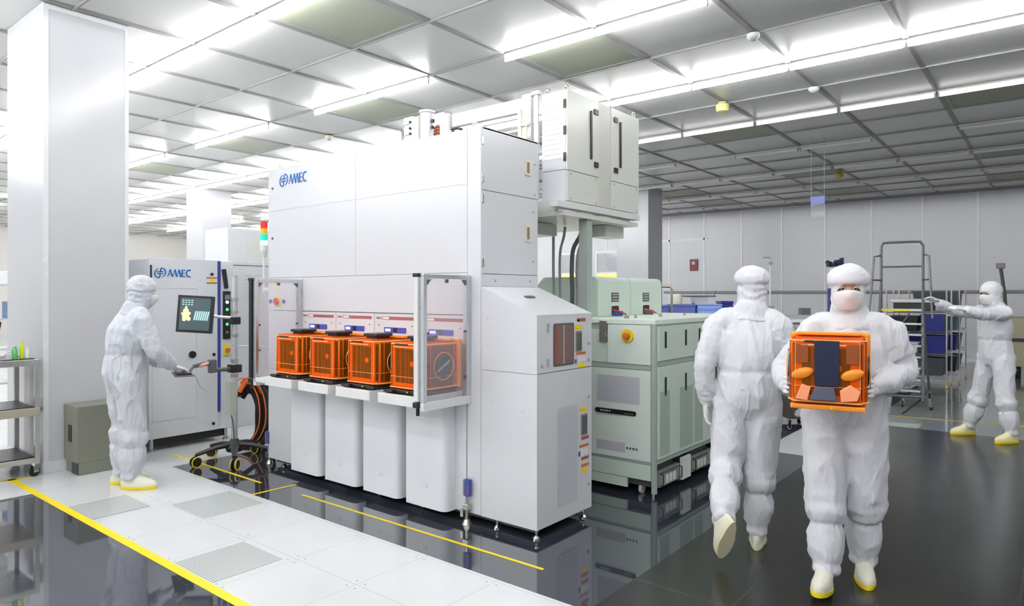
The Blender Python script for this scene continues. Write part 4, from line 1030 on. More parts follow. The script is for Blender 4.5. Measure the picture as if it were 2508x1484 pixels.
# upper arm that carries the screen
mon = Vector((-6.23, 3.02, 1.40))
MB().tube([(bx, by, 1.36), (bx-0.05, by-0.10, 1.37), (mon.x+0.03, mon.y+0.055, 1.395)], 0.014, 10).build('screen_arm', M_alu, t)
mb = MB(); mb.box(bx-0.045, bx+0.045, by-0.04, by+0.04, 1.30, 1.37, 0.006)
mb.build('arm_joint', M_blk, t)
# lower arm with keyboard tray
j1 = Vector((bx-0.005, by-0.03, 0.88)); j2 = Vector((-5.985, 3.06, 0.895)); j3 = Vector((-5.92, 2.86, 0.95)); kb = Vector((-5.86, 2.735, 0.905))
mb = MB(); mb.tube([j1, j2], 0.020, 10); mb.box(j2.x-0.03, j2.x+0.03, j2.y-0.03, j2.y+0.03, 0.87, 0.99, 0.006)
mb.tube([j2+Vector((0, 0, 0.07)), j3], [(0.024, 0.018), (0.018, 0.014)], 10); mb.tube([j3, kb+Vector((0, 0.03, -0.02))], 0.012, 8)
mb.build('tray_arm', M_dgrey, t)
mb = MB(); mb.tube([j2+Vector((0.02, -0.06, 0.068)), j3+Vector((0.02, 0.05, -0.002))], [(0.016, 0.02), (0.014, 0.016)], 10)
mb.build('arm_sticker', mat('salmon label', (0.75, 0.30, 0.24), 0.4), t)
mb = MB(); mb.box(bx-0.05, bx+0.05, by-0.05, by+0.05, 0.845, 0.92, 0.006)
mb.build('arm_joint', M_blk, t)
TM = Matrix.Translation(kb) @ Matrix.Rotation(radians(-20), 4, 'Z')
MB().box(-0.2, 0.2, -0.075, 0.075, -0.012, 0.0, 0.004, M=TM).build('keyboard_tray', M_dgrey, t)
MB().tube([kb+Vector((0.1, 0.06, -0.02)), kb+Vector((0.11, 0.1, -0.12)), kb+Vector((0.12, 0.16, -0.17)), kb+Vector((0.08, 0.24, -0.10)), kb+Vector((0.02, 0.27, -0.02))], 0.004, 6).build('keyboard_cord', M_grey_m, t)
MB().tube([(bx+0.03, by+0.03, 1.09), (bx+0.2, by+0.12, 1.10), (bx+0.32, by+0.15, 1.09)], 0.005, 6).build('side_rod', M_steel, t)
MB().box(bx+0.015, bx+0.10, by-0.10, by-0.03, 0.46, 0.77, 0.004, M=Matrix.Translation((0.0, 0, 0))).build('adapter_box', mat('sage grey box', (0.40, 0.44, 0.37), 0.4), t)
MB().tube([(bx+0.05, by-0.06, 0.46), (bx+0.06, by-0.05, 0.40), (bx+0.04, by-0.03, 0.3), (bx+0.03, by-0.02, 0.2)], 0.006, 6).build('power_cord', M_dgrey, t)
# keyboard itself rests on the tray
k_ = thing('keyboard', 'black keyboard with a red patch under the operator hands', 'keyboard', kb, radians(-20))
MB().box(-0.17, 0.17, -0.055, 0.055, 0.0005, 0.014, 0.004).build('case', M_blk, k_, world=False)
mb = MB()
for r in range(4):
    for c in range(13): mb.box(-0.16+0.0245*c, -0.139+0.0245*c, -0.046+0.023*r, -0.027+0.023*r, 0.0145, 0.019)
mb.build('keys', M_dgrey, k_, world=False)
MB().box(0.12, 0.165, -0.05, -0.03, 0.0195, 0.022).build('red_patch', M_red, k_, world=False)
# flat screen
nrm = Vector((0.60, -0.80, 0.05)).normalized()
u_ = Vector((0, 0, 1)).cross(nrm).normalized(); v_ = nrm.cross(u_)
roll = radians(-3); u2 = u_*cos(roll)+v_*sin(roll); v2 = v_*cos(roll)-u_*sin(roll)
SFm = frame(mon, u2, v2)
s_ = thing('flat_monitor', 'black framed flat monitor on an arm in front of the operator', 'monitor', mon)
plate(SFm, -0.166, 0.166, -0.172, 0.172, 0.0, 0.008, -0.03).build('case', M_blk, s_)
fb = MB()
for (a, b, c, d) in ((-0.166, 0.166, 0.15, 0.172), (-0.166, 0.166, -0.172, -0.148), (-0.166, -0.146, -0.148, 0.15), (0.146, 0.166, -0.148, 0.15)): plate(SFm, a, b, c, d, 0.008, h0=0.0003, mb=fb)
fb.build('bezel', M_blk, s_)
scn = plate(SFm, -0.146, 0.146, -0.148, 0.15, 0.003, h0=0.0003).build('screen', M_screen, s_)
mb = MB()
for (cx, cy, r) in ((-0.085, 0.025, 0.028), (-0.085, -0.02, 0.034), (-0.097, -0.05, 0.020), (-0.055, -0.045, 0.02), (-0.085, 0.06, 0.012), (-0.115, 0.0, 0.013), (-0.05, 0.005, 0.013)): mb.cyl((cx, cy, 0.0033), (cx, cy, 0.0042), r, n=16, M=SFm)
mb.build('screen_diagram', M_scr_y, scn)
mb = MB()
for k in range(7): mb.prism([(-0.01+0.02*k, -0.055), (0.003+0.02*k, -0.055), (0.018+0.02*k, 0.03), (0.005+0.02*k, 0.03)], 0.0033, 0.0042, 'z', M=SFm)
mb.build('screen_stripes', M_scr_t, scn)
mb = MB()
for k in range(4):
    for r in range(3): plate(SFm, -0.125+0.028*k, -0.107+0.028*k, 0.082+0.02*r, 0.09+0.02*r, 0.0042, h0=0.0033, mb=mb)
mb.build('screen_text', M_scr_t, scn)

# bundle of black cables with orange hoses
t = thing('hose_bundle', 'black cable bundle with orange hoses on the floor behind the monitor stand', 'hoses', (-6.45, 3.75, 0))
for k in range(22):
    rr = random.Random(k)
    u0 = rr.uniform(-0.10, 0.06); v0 = rr.uniform(-0.08, 0.10); h = 0.60+0.11*rr.random()
    Q = lambda u, v, z: (-6.45+u*0.7776-v*0.6288, 3.75+u*0.6288+v*0.7776, z)
    MB().tube(crv([Q(u0-0.10, v0, h-0.10), Q(u0-0.04, v0+0.02, h-0.01), Q(u0+0.03, v0, h), Q(u0+0.10+0.03*rr.random(), v0, h-0.16), Q(u0+0.12, v0-0.02, 0.36), Q(u0+0.10, v0, 0.15), Q(u0+0.0, v0-0.03, 0.035), Q(u0-0.12, v0, 0.03)]), 0.026, 8).build('black_hose', M_rub, t, True)
for k in range(5):
    rr = random.Random(50+k)
    if k > 1:
        MB().tube(crv([Q(-0.16+0.02*k, -0.05-0.03*k, 0.60), Q(-0.10+0.02*k, -0.06-0.03*k, 0.70), Q(0.0, -0.05-0.03*k, 0.735-0.01*k), Q(0.07, -0.03-0.02*k, 0.66), Q(0.06, 0.05, 0.5)]), 0.018, 8).build('orange_hose', M_hose, t, True); continue
    u0 = -0.03+0.06*k; v0 = -0.14-0.02*rr.random()
    MB().tube(crv([Q(u0-0.12, v0, 0.69), Q(u0-0.04, v0-0.02, 0.735+0.015*rr.random()), Q(u0+0.05, v0-0.02, 0.70), Q(u0+0.13, v0-0.02, 0.52), Q(u0+0.14, v0-0.03, 0.28), Q(u0+0.05, v0-0.03, 0.10), Q(u0-0.10, v0, 0.04)]), 0.007, 8).build('orange_hose', M_hose, t, True)

# ================================================================== olive box against the pillar
t = thing('floor_cabinet', 'low olive grey metal box on the floor against the wide pillar', 'metal box', (-6.8, 2.45, 0))
MB().prism([(-6.955, 0.11), (-6.634, 0.11), (-6.634, 0.60), (-6.955, 0.60)], 2.185, 2.72, 'y', 0.004).build('body', M_olive, t)
MB().box(-6.93, -6.637, 2.20, 2.715, 0.0005, 0.1095).build('plinth', M_olive, t)
MB().box(-6.80, -6.65, 2.196, 2.1995, 0.002, 0.105).build('plinth_opening', M_blk, t)
MB().box(-6.84, -6.76, 2.181, 2.1845, 0.28, 0.43).build('cable_opening', M_blk, t)
# ================================================================== steel cart
t = thing('steel_cart', 'worn steel shelf cart on casters at the photo left edge', 'cart', (-7.2, 1.4, 0))
cx0, cx1, cy0, cy1 = -7.50, -6.905, 0.75, 1.985
for x_ in (cx0, cx1-0.035):
    for y_ in (cy0, cy1-0.035): MB().box(x_, x_+0.035, y_, y_+0.035, 0.11, 1.015).build('leg', M_steel, t)
mstw = mat('worn cream steel', (0.46, 0.42, 0.33), 0.3, 0.6)
for (z0, z1) in ((0.965, 1.02), (0.53, 0.60), (0.12, 0.165)):
    s = MB().box(cx0-0.004, cx1+0.004, cy0-0.004, cy1+0.004, z0, z1, 0.003).build('shelf', M_steel if z0 != 0.53 else mstw, t)
    MB().box(cx0+0.03, cx1-0.03, cy0+0.03, cy1-0.03, z1+0.0005, z1+0.006).build('shelf_mat', M_blk, s)
a = MB(); b = MB()
for (x_, y_) in ((cx1-0.03, cy1-0.03), (cx0+0.03, cy1-0.03), (cx1-0.03, cy0+0.03), (cx0+0.03, cy0+0.03)): caster(a, b, x_, y_, 0.045, 0.12, 0.5)
a.build('caster_wheel', M_rub, t); b.build('caster_fork', M_chrome, t)
t = thing('black_tray', 'black tray leaning on top of the steel cart', 'tray', (-7.1, 1.64, 1.028))
MB().box(-0.15, 0.15, -0.10, 0.10, 0.0, 0.02, 0.004, M=Matrix.Translation((0, 0, 0.19)) @ Matrix.Rotation(radians(-55), 4, 'Y') @ Matrix.Translation((0.0, 0, 0))).build('board', M_blk, t, world=False)
MB().box(-0.10, 0.10, -0.06, 0.06, 0.0, 0.05, 0.004).build('stand', M_dgrey, t, world=False)
for k, (x_, y_, h, r, m, lb) in enumerate(((-7.0, 1.83, 0.12, 0.022, mat('green liquid', (0.08, 0.42, 0.10), 0.2), 'small green bottle on the steel cart'), (-7.02, 1.885, 0.17, 0.016, mat('lime yellow', (0.62, 0.75, 0.02), 0.3), 'tall lime yellow bottle on the steel cart'), (-7.0, 1.785, 0.07, 0.028, M_glass, 'short clear jar on the steel cart'), (-7.02, 1.925, 0.10, 0.018, mat('pale bottle', (0.7, 0.75, 0.72), 0.2), 'pale bottle nearest the cart corner'))):
    b_ = thing('bottle', lb, 'bottle', (x_, y_, 1.0265), group='bottles on the steel cart')
    MB().lathe((0, 0, 0), [(r, 0), (r, h*0.65), (r*0.45, h*0.8), (r*0.45, h*0.88)], 14).build('bottle_body', m, b_, True, world=False)
    MB().cyl((0, 0, h*0.885), (0, 0, h), r*0.55, n=12).build('cap', M_white_p, b_, world=False)
# rack glimpsed beyond the pillar
t = thing('storage_rack', 'white storage rack glimpsed left of the wide pillar', 'rack', (-11.0, 2.8, 0))
mb = MB()
for y_ in (2.3, 3.5):
    for x_ in (-11.3, -10.8): mb.cyl((x_, y_, 0.0005), (x_, y_, 1.9), 0.015, n=8)
mb.build('post', M_alu, t)
for z in (0.4, 0.85, 1.25, 1.7): MB().box(-11.3, -10.8, 2.3, 3.5, z, z+0.02).build('shelf', M_alu, t)
for k, (y_, z, h, m, lb) in enumerate(((2.75, 1.7205, 0.18, M_white_p, 'white box on the top shelf of the far left rack'), (2.78, 1.2705, 0.22, mat('steel blue', (0.15, 0.25, 0.42), 0.4), 'blue box on the middle shelf of the far left rack'), (2.85, 0.8705, 0.16, mat('sky blue', (0.06, 0.35, 0.60), 0.4), 'sky blue box on a low shelf of the far left rack'))):
    tag(MB().box(-11.2, -10.83, y_, y_+0.42, z, z+h, 0.01).build('storage_box', m), lb, 'box', 'boxes in the far left rack')

# ================================================================== background right : racks, benches, ladder
def at(px, py, D):     # point seen at that pixel, D metres in front of the lens
    return Vector((0, 0, CAM_H)) + (FWD + RT*((px-1254)/1652) + Vector((0, 0, (722-py)/1652)))*D
t = thing('parts_rack', 'steel rack behind the green machine that holds blue trays', 'rack', (-3.45, 8.2, 0))
RM = Matrix.Translation((-3.55, 8.2, 0)) @ Matrix.Rotation(TH-radians(4), 4, 'Z')
mb = MB()
for x_ in (-0.72, 0.72):
    for y_ in (-0.25, 0.25): mb.box(x_-0.015, x_+0.015, y_-0.015, y_+0.015, 0.0005, 1.33, M=RM)
mb.build('post', M_alu, t)
for z in (0.35, 0.85, 1.31): MB().box(-0.74, 0.74, -0.27, 0.27, z, z+0.02, M=RM).build('shelf', M_alu, t)
MB().tube([RM @ Vector(p) for p in ((-0.72, -0.285, 1.2), (-0.72, -0.285, 1.66), (-0.70, -0.285, 1.70), (-0.42, -0.285, 1.68), (-0.40, -0.285, 1.65), (-0.40, -0.285, 1.2))], 0.016, 8).build('push_handle', M_steel, t)
for k, (x_, y_, w, d, z, h, m, lb) in enumerate(((-0.56, 0.0, 0.28, 0.36, 1.331, 0.12, M_tray, 'blue tray at the left end of the parts rack'), (-0.23, 0.03, 0.30, 0.36, 1.331, 0.13, M_tray, 'blue tray second from the left on the parts rack'), (0.09, 0.0, 0.30, 0.36, 1.331, 0.07, M_tray_l, 'light blue tray, lower of two stacked'), (0.09, 0.0, 0.30, 0.36, 1.402, 0.06, M_tray_l, 'light blue tray, upper of two stacked'), (0.33, 0.08, 0.14, 0.30, 1.331, 0.17, M_bin_blue, 'dark blue bin right of the light blue trays'), (0.58, 0.0, 0.32, 0.36, 1.331, 0.05, M_bin_blue, 'flat dark blue tray at the right end of the parts rack'))):
    s = thing('plastic_tray', lb, 'tray', RM @ Vector((x_, y_, z)), TH-radians(4), 'blue trays on the parts rack')
    MB().box(-w/2, w/2, -d/2, d/2, 0, h*0.8, 0.008).build('tray_body', m, s, world=False)
    MB().box(-w/2-0.006, w/2+0.006, -d/2-0.006, d/2+0.006, h*0.8, h, 0.004).build('rim', m, s, world=False)
s = thing('weighing_scale', 'small steel scale with dark flat top on the blue trays', 'scale', RM @ Vector((0.0, 0.05, 1.4625)), TH)
MB().prism([(-0.07, 0), (0.07, 0), (0.10, 0.09), (-0.10, 0.09)], -0.08, 0.08, 'y').build('body', M_alu, s, world=False)
MB().box(-0.2, 0.19, -0.10, 0.10, 0.0905, 0.11, 0.004).build('top_plate', M_dgrey, s, world=False)
MB().tube([(0.19, 0, 0.10), (0.215, 0, 0.17)], 0.006, 6).build('lever', M_dgrey, s, world=False)
tag(MB().lathe(RM @ Vector((-0.29, 0.02, 1.462)), [(0.07, 0), (0.07, 0.10), (0.05, 0.13)], 16).build('cream_pot', M_cream, smooth=True), 'cream pot standing on the second blue tray', 'pot')

t = thing('work_bench', 'grey steel work bench between the two people in front', 'bench', (-2.66, 9.62, 0))
BM = Matrix.Translation((-2.66, 9.62, 0)) @ Matrix.Rotation(TH-radians(3), 4, 'Z')
MB().box(-0.75, 0.75, -0.3, 0.3, 1.215, 1.25, 0.004, M=BM).build('top', M_label, t)
MB().box(-0.7, 0.7, -0.27, 0.27, 1.18, 1.214, M=BM).build('under_frame', M_grey_m, t)
for x_ in (-0.72, 0.72):
    for y_ in (-0.25, 0.25): MB().box(x_-0.025, x_+0.025, y_-0.025, y_+0.025, 0.0005, 1.179, M=BM).build('leg', M_grey_m, t)
MB().box(0.02, 0.12, 0.05, 0.12, 0.0005, 1.179, M=BM).build('column', M_grey_m, t)
MB().box(-0.7, 0.7, 0.02, 0.05, 0.35, 1.10, M=BM).build('back_plate', mat('bench back', (0.42, 0.44, 0.46), 0.4), t)
MB().box(0.36, 0.45, -0.31, -0.28, 0.95, 1.36, M=BM).build('side_bracket', M_olive, t)
s = thing('bench_instrument', 'low dark grey instrument with a square block on the work bench', 'instrument', BM @ Vector((-0.05, 0, 1.2505)), TH)
MB().prism([(-0.35, 0), (0.28, 0), (0.12, 0.06), (-0.12, 0.06)], -0.12, 0.12, 'y').build('base', M_grey_m, s, world=False)
MB().box(-0.02, 0.10, -0.06, 0.06, 0.0605, 0.15, 0.004).build('head', M_dgrey, s, world=False)
tag(MB().box(-0.72, -0.43, -0.26, -0.1, 1.2505, 1.27, 0.003, M=BM).build('steel_plate', M_alu), 'thin steel plate lying on the left of the work bench', 'plate')
tag(MB().tube([BM @ Vector(p) for p in ((-0.42, -0.30, 1.26), (-0.36, -0.34, 1.18), (-0.22, -0.36, 1.12), (-0.14, -0.36, 0.9), (-0.05, -0.35, 0.7), (0.0, -0.33, 0.4))], 0.02, 8).build('cable', M_olive, smooth=True), 'olive cable hanging over the front of the work bench', 'cable')
s = thing('black_bag', 'crumpled black bag on the right of the work bench', 'bag', BM @ Vector((0.58, 0, 1.2505)), TH)
bm_ = MB()
for k in range(6):
    rr = random.Random(k+3); bm_.sph((rr.uniform(-0.12, 0.10), rr.uniform(-0.1, 0.1), 0.05), 0.06, (1.2, 1.0, 0.8), 10, 8)
bm_.build('bag_body', M_rub, s, world=False)
MB().tube([(-0.08, 0, 0.09), (-0.05, 0, 0.15), (0.04, 0, 0.14), (0.08, 0, 0.08)], 0.01, 6).build('strap', M_rub, s, world=False)
t = thing('lamp_arm', 'thin black jointed lamp arm above the right of the work bench', 'lamp', BM @ Vector((0.7, 0.2, 1.25)))
mb = MB(); mb.tube([BM @ Vector(p) for p in ((0.73, 0.2, 1.251), (0.66, 0.2, 1.33), (0.55, 0.2, 1.46))], 0.012, 8)
mb.build('arm', M_blk, t)
MB().tube([BM @ Vector(p) for p in ((0.56, 0.2, 1.475), (0.40, 0.2, 1.47))], 0.022, 8).build('lamp_head', M_blk, t)
c_ = at(2042, 640, 10.6)
t = thing('inspection_stand', 'white column stand with dark cameras on top, behind the person carrying the pod', 'stand', (c_.x, c_.y, 0), TH)
MB().box(-0.05, 0.05, -0.05, 0.05, 0.05, 2.02, 0.005).build('column', M_white_p, t, world=False)
MB().box(-0.075, -0.051, -0.05, 0.05, 1.2, 1.68).build('blue_side', M_bin_blue, t, world=False)
MB().box(-0.25, 0.25, -0.25, 0.25, 0.0005, 0.05, 0.01).build('base', M_grey_m, t, world=False)
mb = MB(); mb.box(-0.10, 0.13, -0.04, 0.04, 2.021, 2.06); mb.cyl((-0.08, -0.08, 2.06), (-0.08, 0.04, 2.09), 0.035, n=12); mb.cyl((0.05, -0.08, 2.09), (0.05, 0.04, 2.09), 0.04, n=12); mb.box(0.10, 0.13, -0.06, 0.02, 2.061, 2.16)
mb.cyl((-0.03, -0.075, 1.93), (-0.03, -0.055, 1.93), 0.045, n=16)
mb.build('camera_head', mat('blue black', (0.02, 0.022, 0.06), 0.4), t, world=False)
c_ = at(1882, 640, 11)
t = thing('stand_hook', 'thin white pole with small grey hooks behind the person walking away', 'stand', (c_.x, c_.y, 0), TH)
MB().cyl((0.03, 0, 0.02), (0.03, 0, 2.15), 0.012, n=8).build('pole', M_white_p, t, world=False)
MB().lathe((0.03, 0, 0.0005), [(0.18, 0), (0.18, 0.015), (0.03, 0.0195)], 16).build('base', M_grey_m, t, world=False)
mb = MB(); mb.tube([(-0.09, 0, 2.19), (0.03, 0, 2.19), (0.03, 0, 2.151)], 0.012, 8); mb.sph((0.03, -0.01, 2.1), 0.03, u=10, v=6); mb.box(0.0, 0.09, -0.02, 0.02, 1.35, 1.40)
mb.build('hook', M_grey_m, t, world=False)
# dark trolley glimpsed between the two people
c_ = at(1945, 1035, 8.4)
t = thing('low_trolley', 'low dark trolley seen between the two people in front', 'trolley', (c_.x, c_.y, 0), TH)
MB().box(-0.16, 0.16, -0.2, 0.2, 0.07, 0.32, 0.01).build('box', mat('brown black', (0.05, 0.045, 0.035), 0.5), t, world=False)
MB().box(-0.12, 0.14, -0.19, 0.19, 0.321, 0.335).build('top_plate', M_olive, t, world=False)
a = MB(); b = MB()
for x_ in (-0.12, 0.12):
    for y_ in (-0.15, 0.15): caster(a, b, x_, y_, 0.025, 0.07)
a.build('caster_wheel', M_rub, t, world=False); b.build('caster_fork', M_steel, t, world=False)

# wheeled ladder
t = thing('wheeled_ladder', 'grey steel wheeled platform ladder with handrails, right of the carrying person', 'ladder', (-1.75, 10.85, 0), TH-radians(34))
L = dict(parent=t, world=False)
hw = 0.30
for s in (-1, 1):
    mb = MB()
    mb.tube([(s*hw, 0.0, 0.10), (s*(hw-0.02), 0.42, 1.25), (s*(hw-0.03), 0.62, 1.72)], 0.020, 8)
    mb.tube([(s*(hw-0.03), 0.62, 1.30), (s*(hw-0.03), 0.62, 2.30), (s*(hw-0.06), 0.62, 2.36), (s*0.15, 0.62, 2.365), (0, 0.62, 2.365)], 0.018, 8)
    mb.tube([(s*(hw+0.10), 0.30, 1.25), (s*(hw+0.05), 0.45, 2.15), (s*(hw-0.02), 0.61, 2.17)], 0.015, 8)
    mb.tube([(s*(hw+0.07), 0.40, 1.80), (s*(hw-0.03), 0.60, 1.80)], 0.012, 8)
    mb.build('side_rail', M_ladder, **L)
    mb = MB(); mb.tube([(s*(hw-0.02), 0.62, 1.30), (s*hw, 0.95, 0.6), (s*(hw+0.03), 1.15, 0.09)], 0.018, 8)
    mb.build('rear_leg', M_ladder, **L)
MB().tube([(-hw+0.03, 0.62, 2.0), (hw-0.03, 0.62, 2.0)], 0.013, 8).build('cross_bar', M_ladder, **L)
for k in range(7):
    f = k/7; z = 0.22+f*1.08; y = 0.05+f*0.40
    tr = MB().box(-hw+0.03, hw-0.03, y-0.09, y+0.09, z, z+0.025, 0.004).build('tread', M_alu, **L)
    if k == 6: MB().box(-hw+0.05, 0.02, y-0.097, y-0.0905, z, z+0.026).build('yellow_edge', M_yellow, parent=tr, world=False)
pf = MB().box(-hw+0.02, hw-0.02, 0.47, 0.85, 1.345, 1.37).build('platform', M_alu, **L)
MB().box(-hw+0.06, 0.10, 0.463, 0.4695, 1.343, 1.371).build('yellow_edge', M_yellow, parent=pf, world=False)
mb = MB(); mb.tube([(-hw-0.02, 0.02, 0.14), (hw, 0.02, 0.16), (hw+0.08, -0.06, 0.14), (hw+0.10, -0.10, 0.03)], 0.018, 8); mb.tube([(-hw-0.02, 0.02, 0.14), (-hw-0.08, -0.06, 0.14), (-hw-0.10, -0.10, 0.03)], 0.018, 8); mb.tube([(-hw, 0.06, 0.12), (-hw, 1.12, 0.12)], 0.016, 8); mb.tube([(hw, 0.06, 0.12), (hw+0.03, 1.12, 0.12)], 0.016, 8)
mb.build('base_frame', M_ladder, **L)
mb = MB()
for s in (-1, 1): mb.cyl((s*(hw+0.10), -0.10, 0.0005), (s*(hw+0.10), -0.10, 0.04), 0.024, n=10)
mb.build('rubber_foot', M_rub, **L)
a = MB(); b = MB()
for (x_, y_) in ((hw+0.03, 1.15), (-hw-0.03, 1.15), (0.05, 0.05), (-0.2, 0.05)): caster(a, b, x_, y_, 0.04, 0.12)
a.build('caster_wheel', M_rub, **L); b.build('caster_fork', M_chrome, **L)
MB().tube([(-0.2, 0.3, 0.80), (0.10, 0.55, 1.30)], 0.012, 6).build('brace', M_ladder, **L)

# wire racks with bins
def wire_rack(lab, x0, x1, y0, y1):
    t = thing('wire_rack', lab, 'rack', ((x0+x1)/2, (y0+y1)/2, 0), 0, 'chrome wire racks')
    for x_ in (x0, x1):
        for y_ in (y0, y1): MB().cyl((x_, y_, 0.06), (x_, y_, 1.66), 0.013, n=10).build('post', M_chrome, t)
    for z in (0.16, 0.54, 0.91, 1.27):
        mb = MB()
        for (p, q) in (((x0, y0), (x1, y0)), ((x0, y1), (x1, y1)), ((x0, y0), (x0, y1)), ((x1, y0), (x1, y1))):
            mb.tube([(p[0], p[1], z), (q[0], q[1], z)], 0.006, 6); mb.tube([(p[0], p[1], z+0.035), (q[0], q[1], z+0.035)], 0.006, 6)
        n = 12
        for k in range(1, n): mb.tube([(x0+(x1-x0)*k/n, y0, z+0.035), (x0+(x1-x0)*k/n, y1, z+0.035)], 0.003, 5)
        mb.build('wire_shelf', M_chrome, t)
    a = MB(); b = MB()
    for x_ in (x0, x1):
        for y_ in (y0, y1): caster(a, b, x_, y_, 0.025, 0.06)
    a.build('caster_wheel', M_yel, t); b.build('caster_fork', M_chrome, t)
wire_rack('chrome wire rack with blue bins behind the wheeled ladder', -2.35, -1.45, 13.43, 14.1)
wire_rack('darker chrome wire rack standing behind the first one', -2.30, -1.36, 14.35, 15.45)
M_dbin = mat('dark grey bin', (0.05, 0.055, 0.07), 0.4); M_tealb = mat('teal grey bin', (0.10, 0.17, 0.18), 0.35)
def bin_(lab, x0, x1, y0, y1, z, h, m, cat='bin'):
    s = thing('storage_bin', lab, cat, ((x0+x1)/2, (y0+y1)/2, z), group='bins on the wire racks')
    a, b = (x1-x0)/2, (y1-y0)/2
    bb = bmesh.new(); mb = MB()
    lo = [bb.verts.new((sx*a*0.92, sy*b*0.92, 0)) for sx, sy in ((-1, -1), (1, -1), (1, 1), (-1, 1))]; hi = [bb.verts.new((sx*a, sy*b, h)) for sx, sy in ((-1, -1), (1, -1), (1, 1), (-1, 1))]
    bb.faces.new(list(reversed(lo))); bb.faces.new(hi)
    for i in range(4): bb.faces.new((lo[i], lo[(i+1) % 4], hi[(i+1) % 4], hi[i]))
    mb._add(bb); mb.build('bin_body', m, s, world=False)
    mb = MB()
    for (p, q, r, t_) in ((-a-0.01, a+0.01, -b-0.01, -b+0.01), (-a-0.01, a+0.01, b-0.01, b+0.01), (-a-0.01, -a+0.01, -b, b), (a-0.01, a+0.01, -b, b)): mb.box(p, q, r, t_, h+0.0005, h+0.022)
    mb.build('rim', m, s, world=False)
    return s
SH = 0.0405
bin_('blue bin on the third shelf of the front wire rack', -1.83, -1.50, 13.46, 13.9, 0.91+SH, 0.27, M_bin_blue)
bin_('black bin beside the blue bin on the front wire rack', -2.3, -1.88, 13.46, 13.9, 0.91+SH, 0.24, M_blk)
bin_('flat blue bin on the second shelf of the front wire rack', -1.85, -1.48, 13.55, 14.0, 0.54+SH, 0.28, M_bin_blue)
bin_('flat white bin on the second shelf of the front wire rack', -2.32, -1.88, 13.46, 13.95, 0.54+SH, 0.14, M_white_p)
bin_('large dark grey bin on the bottom shelf of the front wire rack', -2.30, -1.50, 13.47, 14.05, 0.16+SH, 0.28, M_dbin)
bin_('dark bin on top of the rear wire rack', -2.1, -1.4, 14.5, 15.3, 1.27+SH, 0.32, M_dbin)
bin_('teal grey bin on the upper shelf of the rear wire rack', -2.1, -1.4, 14.42, 15.2, 0.91+SH, 0.20, M_tealb)
bin_('long blue bin on the lower shelf of the rear wire rack', -2.2, -1.4, 14.42, 15.3, 0.54+SH, 0.26, M_bin_blue)
bin_('black bin on the bottom shelf of the rear wire rack', -2.2, -1.4, 14.42, 15.3, 0.16+SH, 0.25, M_blk)
s = thing('boxed_device', 'white topped black device on the top shelf of the front wire rack', 'device', (-1.95, 13.75, 1.27+SH))
MB().box(-0.3, 0.28, -0.25, 0.25, 0.0, 0.13, 0.01).build('body', M_blk, s, world=False)
MB().box(-0.36, 0.34, -0.27, 0.27, 0.131, 0.20, 0.02).build('white_lid', M_white_p, s, world=False)
tag(MB().box(-1.62, -1.48, 13.5, 13.8, 1.27+SH, 1.27+SH+0.10, 0.01).build('purple_box', mat('purple grey', (0.35, 0.30, 0.50), 0.4)), 'purple box at the right end of the top rack shelf', 'box')
# beige machine at the right edge
t = thing('pallet_trolley', 'beige machine cart behind the person pointing at the right edge', 'cart', (-0.35, 16.2, 0))
MB().box(-0.70, 0.3, 15.9, 16.7, 0.22, 1.15, 0.02).build('body', M_beige, t)
MB().box(-0.72, 0.3, 15.87, 15.8995, 0.70, 0.76).build('black_band', M_blk, t)
mb = MB(); mb.tube([(-0.76, 15.9, 1.152), (-0.78, 15.85, 1.6), (-0.84, 15.8, 2.1)], 0.03, 8); mb.build('handle', M_dgrey, t)
MB().box(-0.91, -0.77, 15.74, 15.86, 2.08, 2.18, 0.01).build('handle_cap', M_olive, t)
MB().box(-0.80, -0.705, 15.9, 16.0, 1.0, 1.151).build('handle_socket', M_dgrey, t)
each('wheel', M_rub, t, [MB().cyl((x_-0.04, y_, 0.1105), (x_+0.04, y_, 0.1105), 0.11, n=18) for x_ in (-0.6, 0.15) for y_ in (16.0, 16.6)])
# ================================================================== people in cleanroom suits
def bake(mb, voxel, smooth_it=6, fn=None):
    """fuse the overlapping solids of mb into one continuous skin, smooth it, then shape it with fn(p, n)"""
    me = bpy.data.meshes.new('raw'); mb.bm.to_mesh(me); mb.bm.free()
    o = bpy.data.objects.new('raw', me); C.objects.link(o)
    r = o.modifiers.new('r', 'REMESH'); r.mode = 'VOXEL'; r.voxel_size = voxel; r.adaptivity = 0
    s = o.modifiers.new('s', 'SMOOTH'); s.iterations = smooth_it; s.factor = 0.5
    dg = bpy.context.evaluated_depsgraph_get()
    out = bpy.data.meshes.new_from_object(o.evaluated_get(dg))
    bpy.data.objects.remove(o); bpy.data.meshes.remove(me)
    if fn:
        co = [(v.co.copy(), v.normal.copy()) for v in out.vertices]
        for v, (p, n) in zip(out.vertices, co): v.co = p+n*fn(p, n)
    for p in out.polygons: p.use_smooth = True
    return out

def tidy_rim(b, n=10):
    """even out a cut edge"""
    rim = [v for v in b.verts if any(e.is_boundary for e in v.link_edges)]
    nb = {v: [e.other_vert(v) for e in v.link_edges if e.is_boundary] for v in rim}
    for _ in range(n):
        new = {v: v.co*0.4+sum((w.co for w in nb[v]), Vector())*(0.6/len(nb[v])) for v in rim if nb[v]}
        for v, c in new.items(): v.co = c
def seg_t(p, a, b):
    d = b-a; t = (p-a).dot(d)/d.length_squared
    return t, (p-(a+d*max(0, min(1, t)))).length

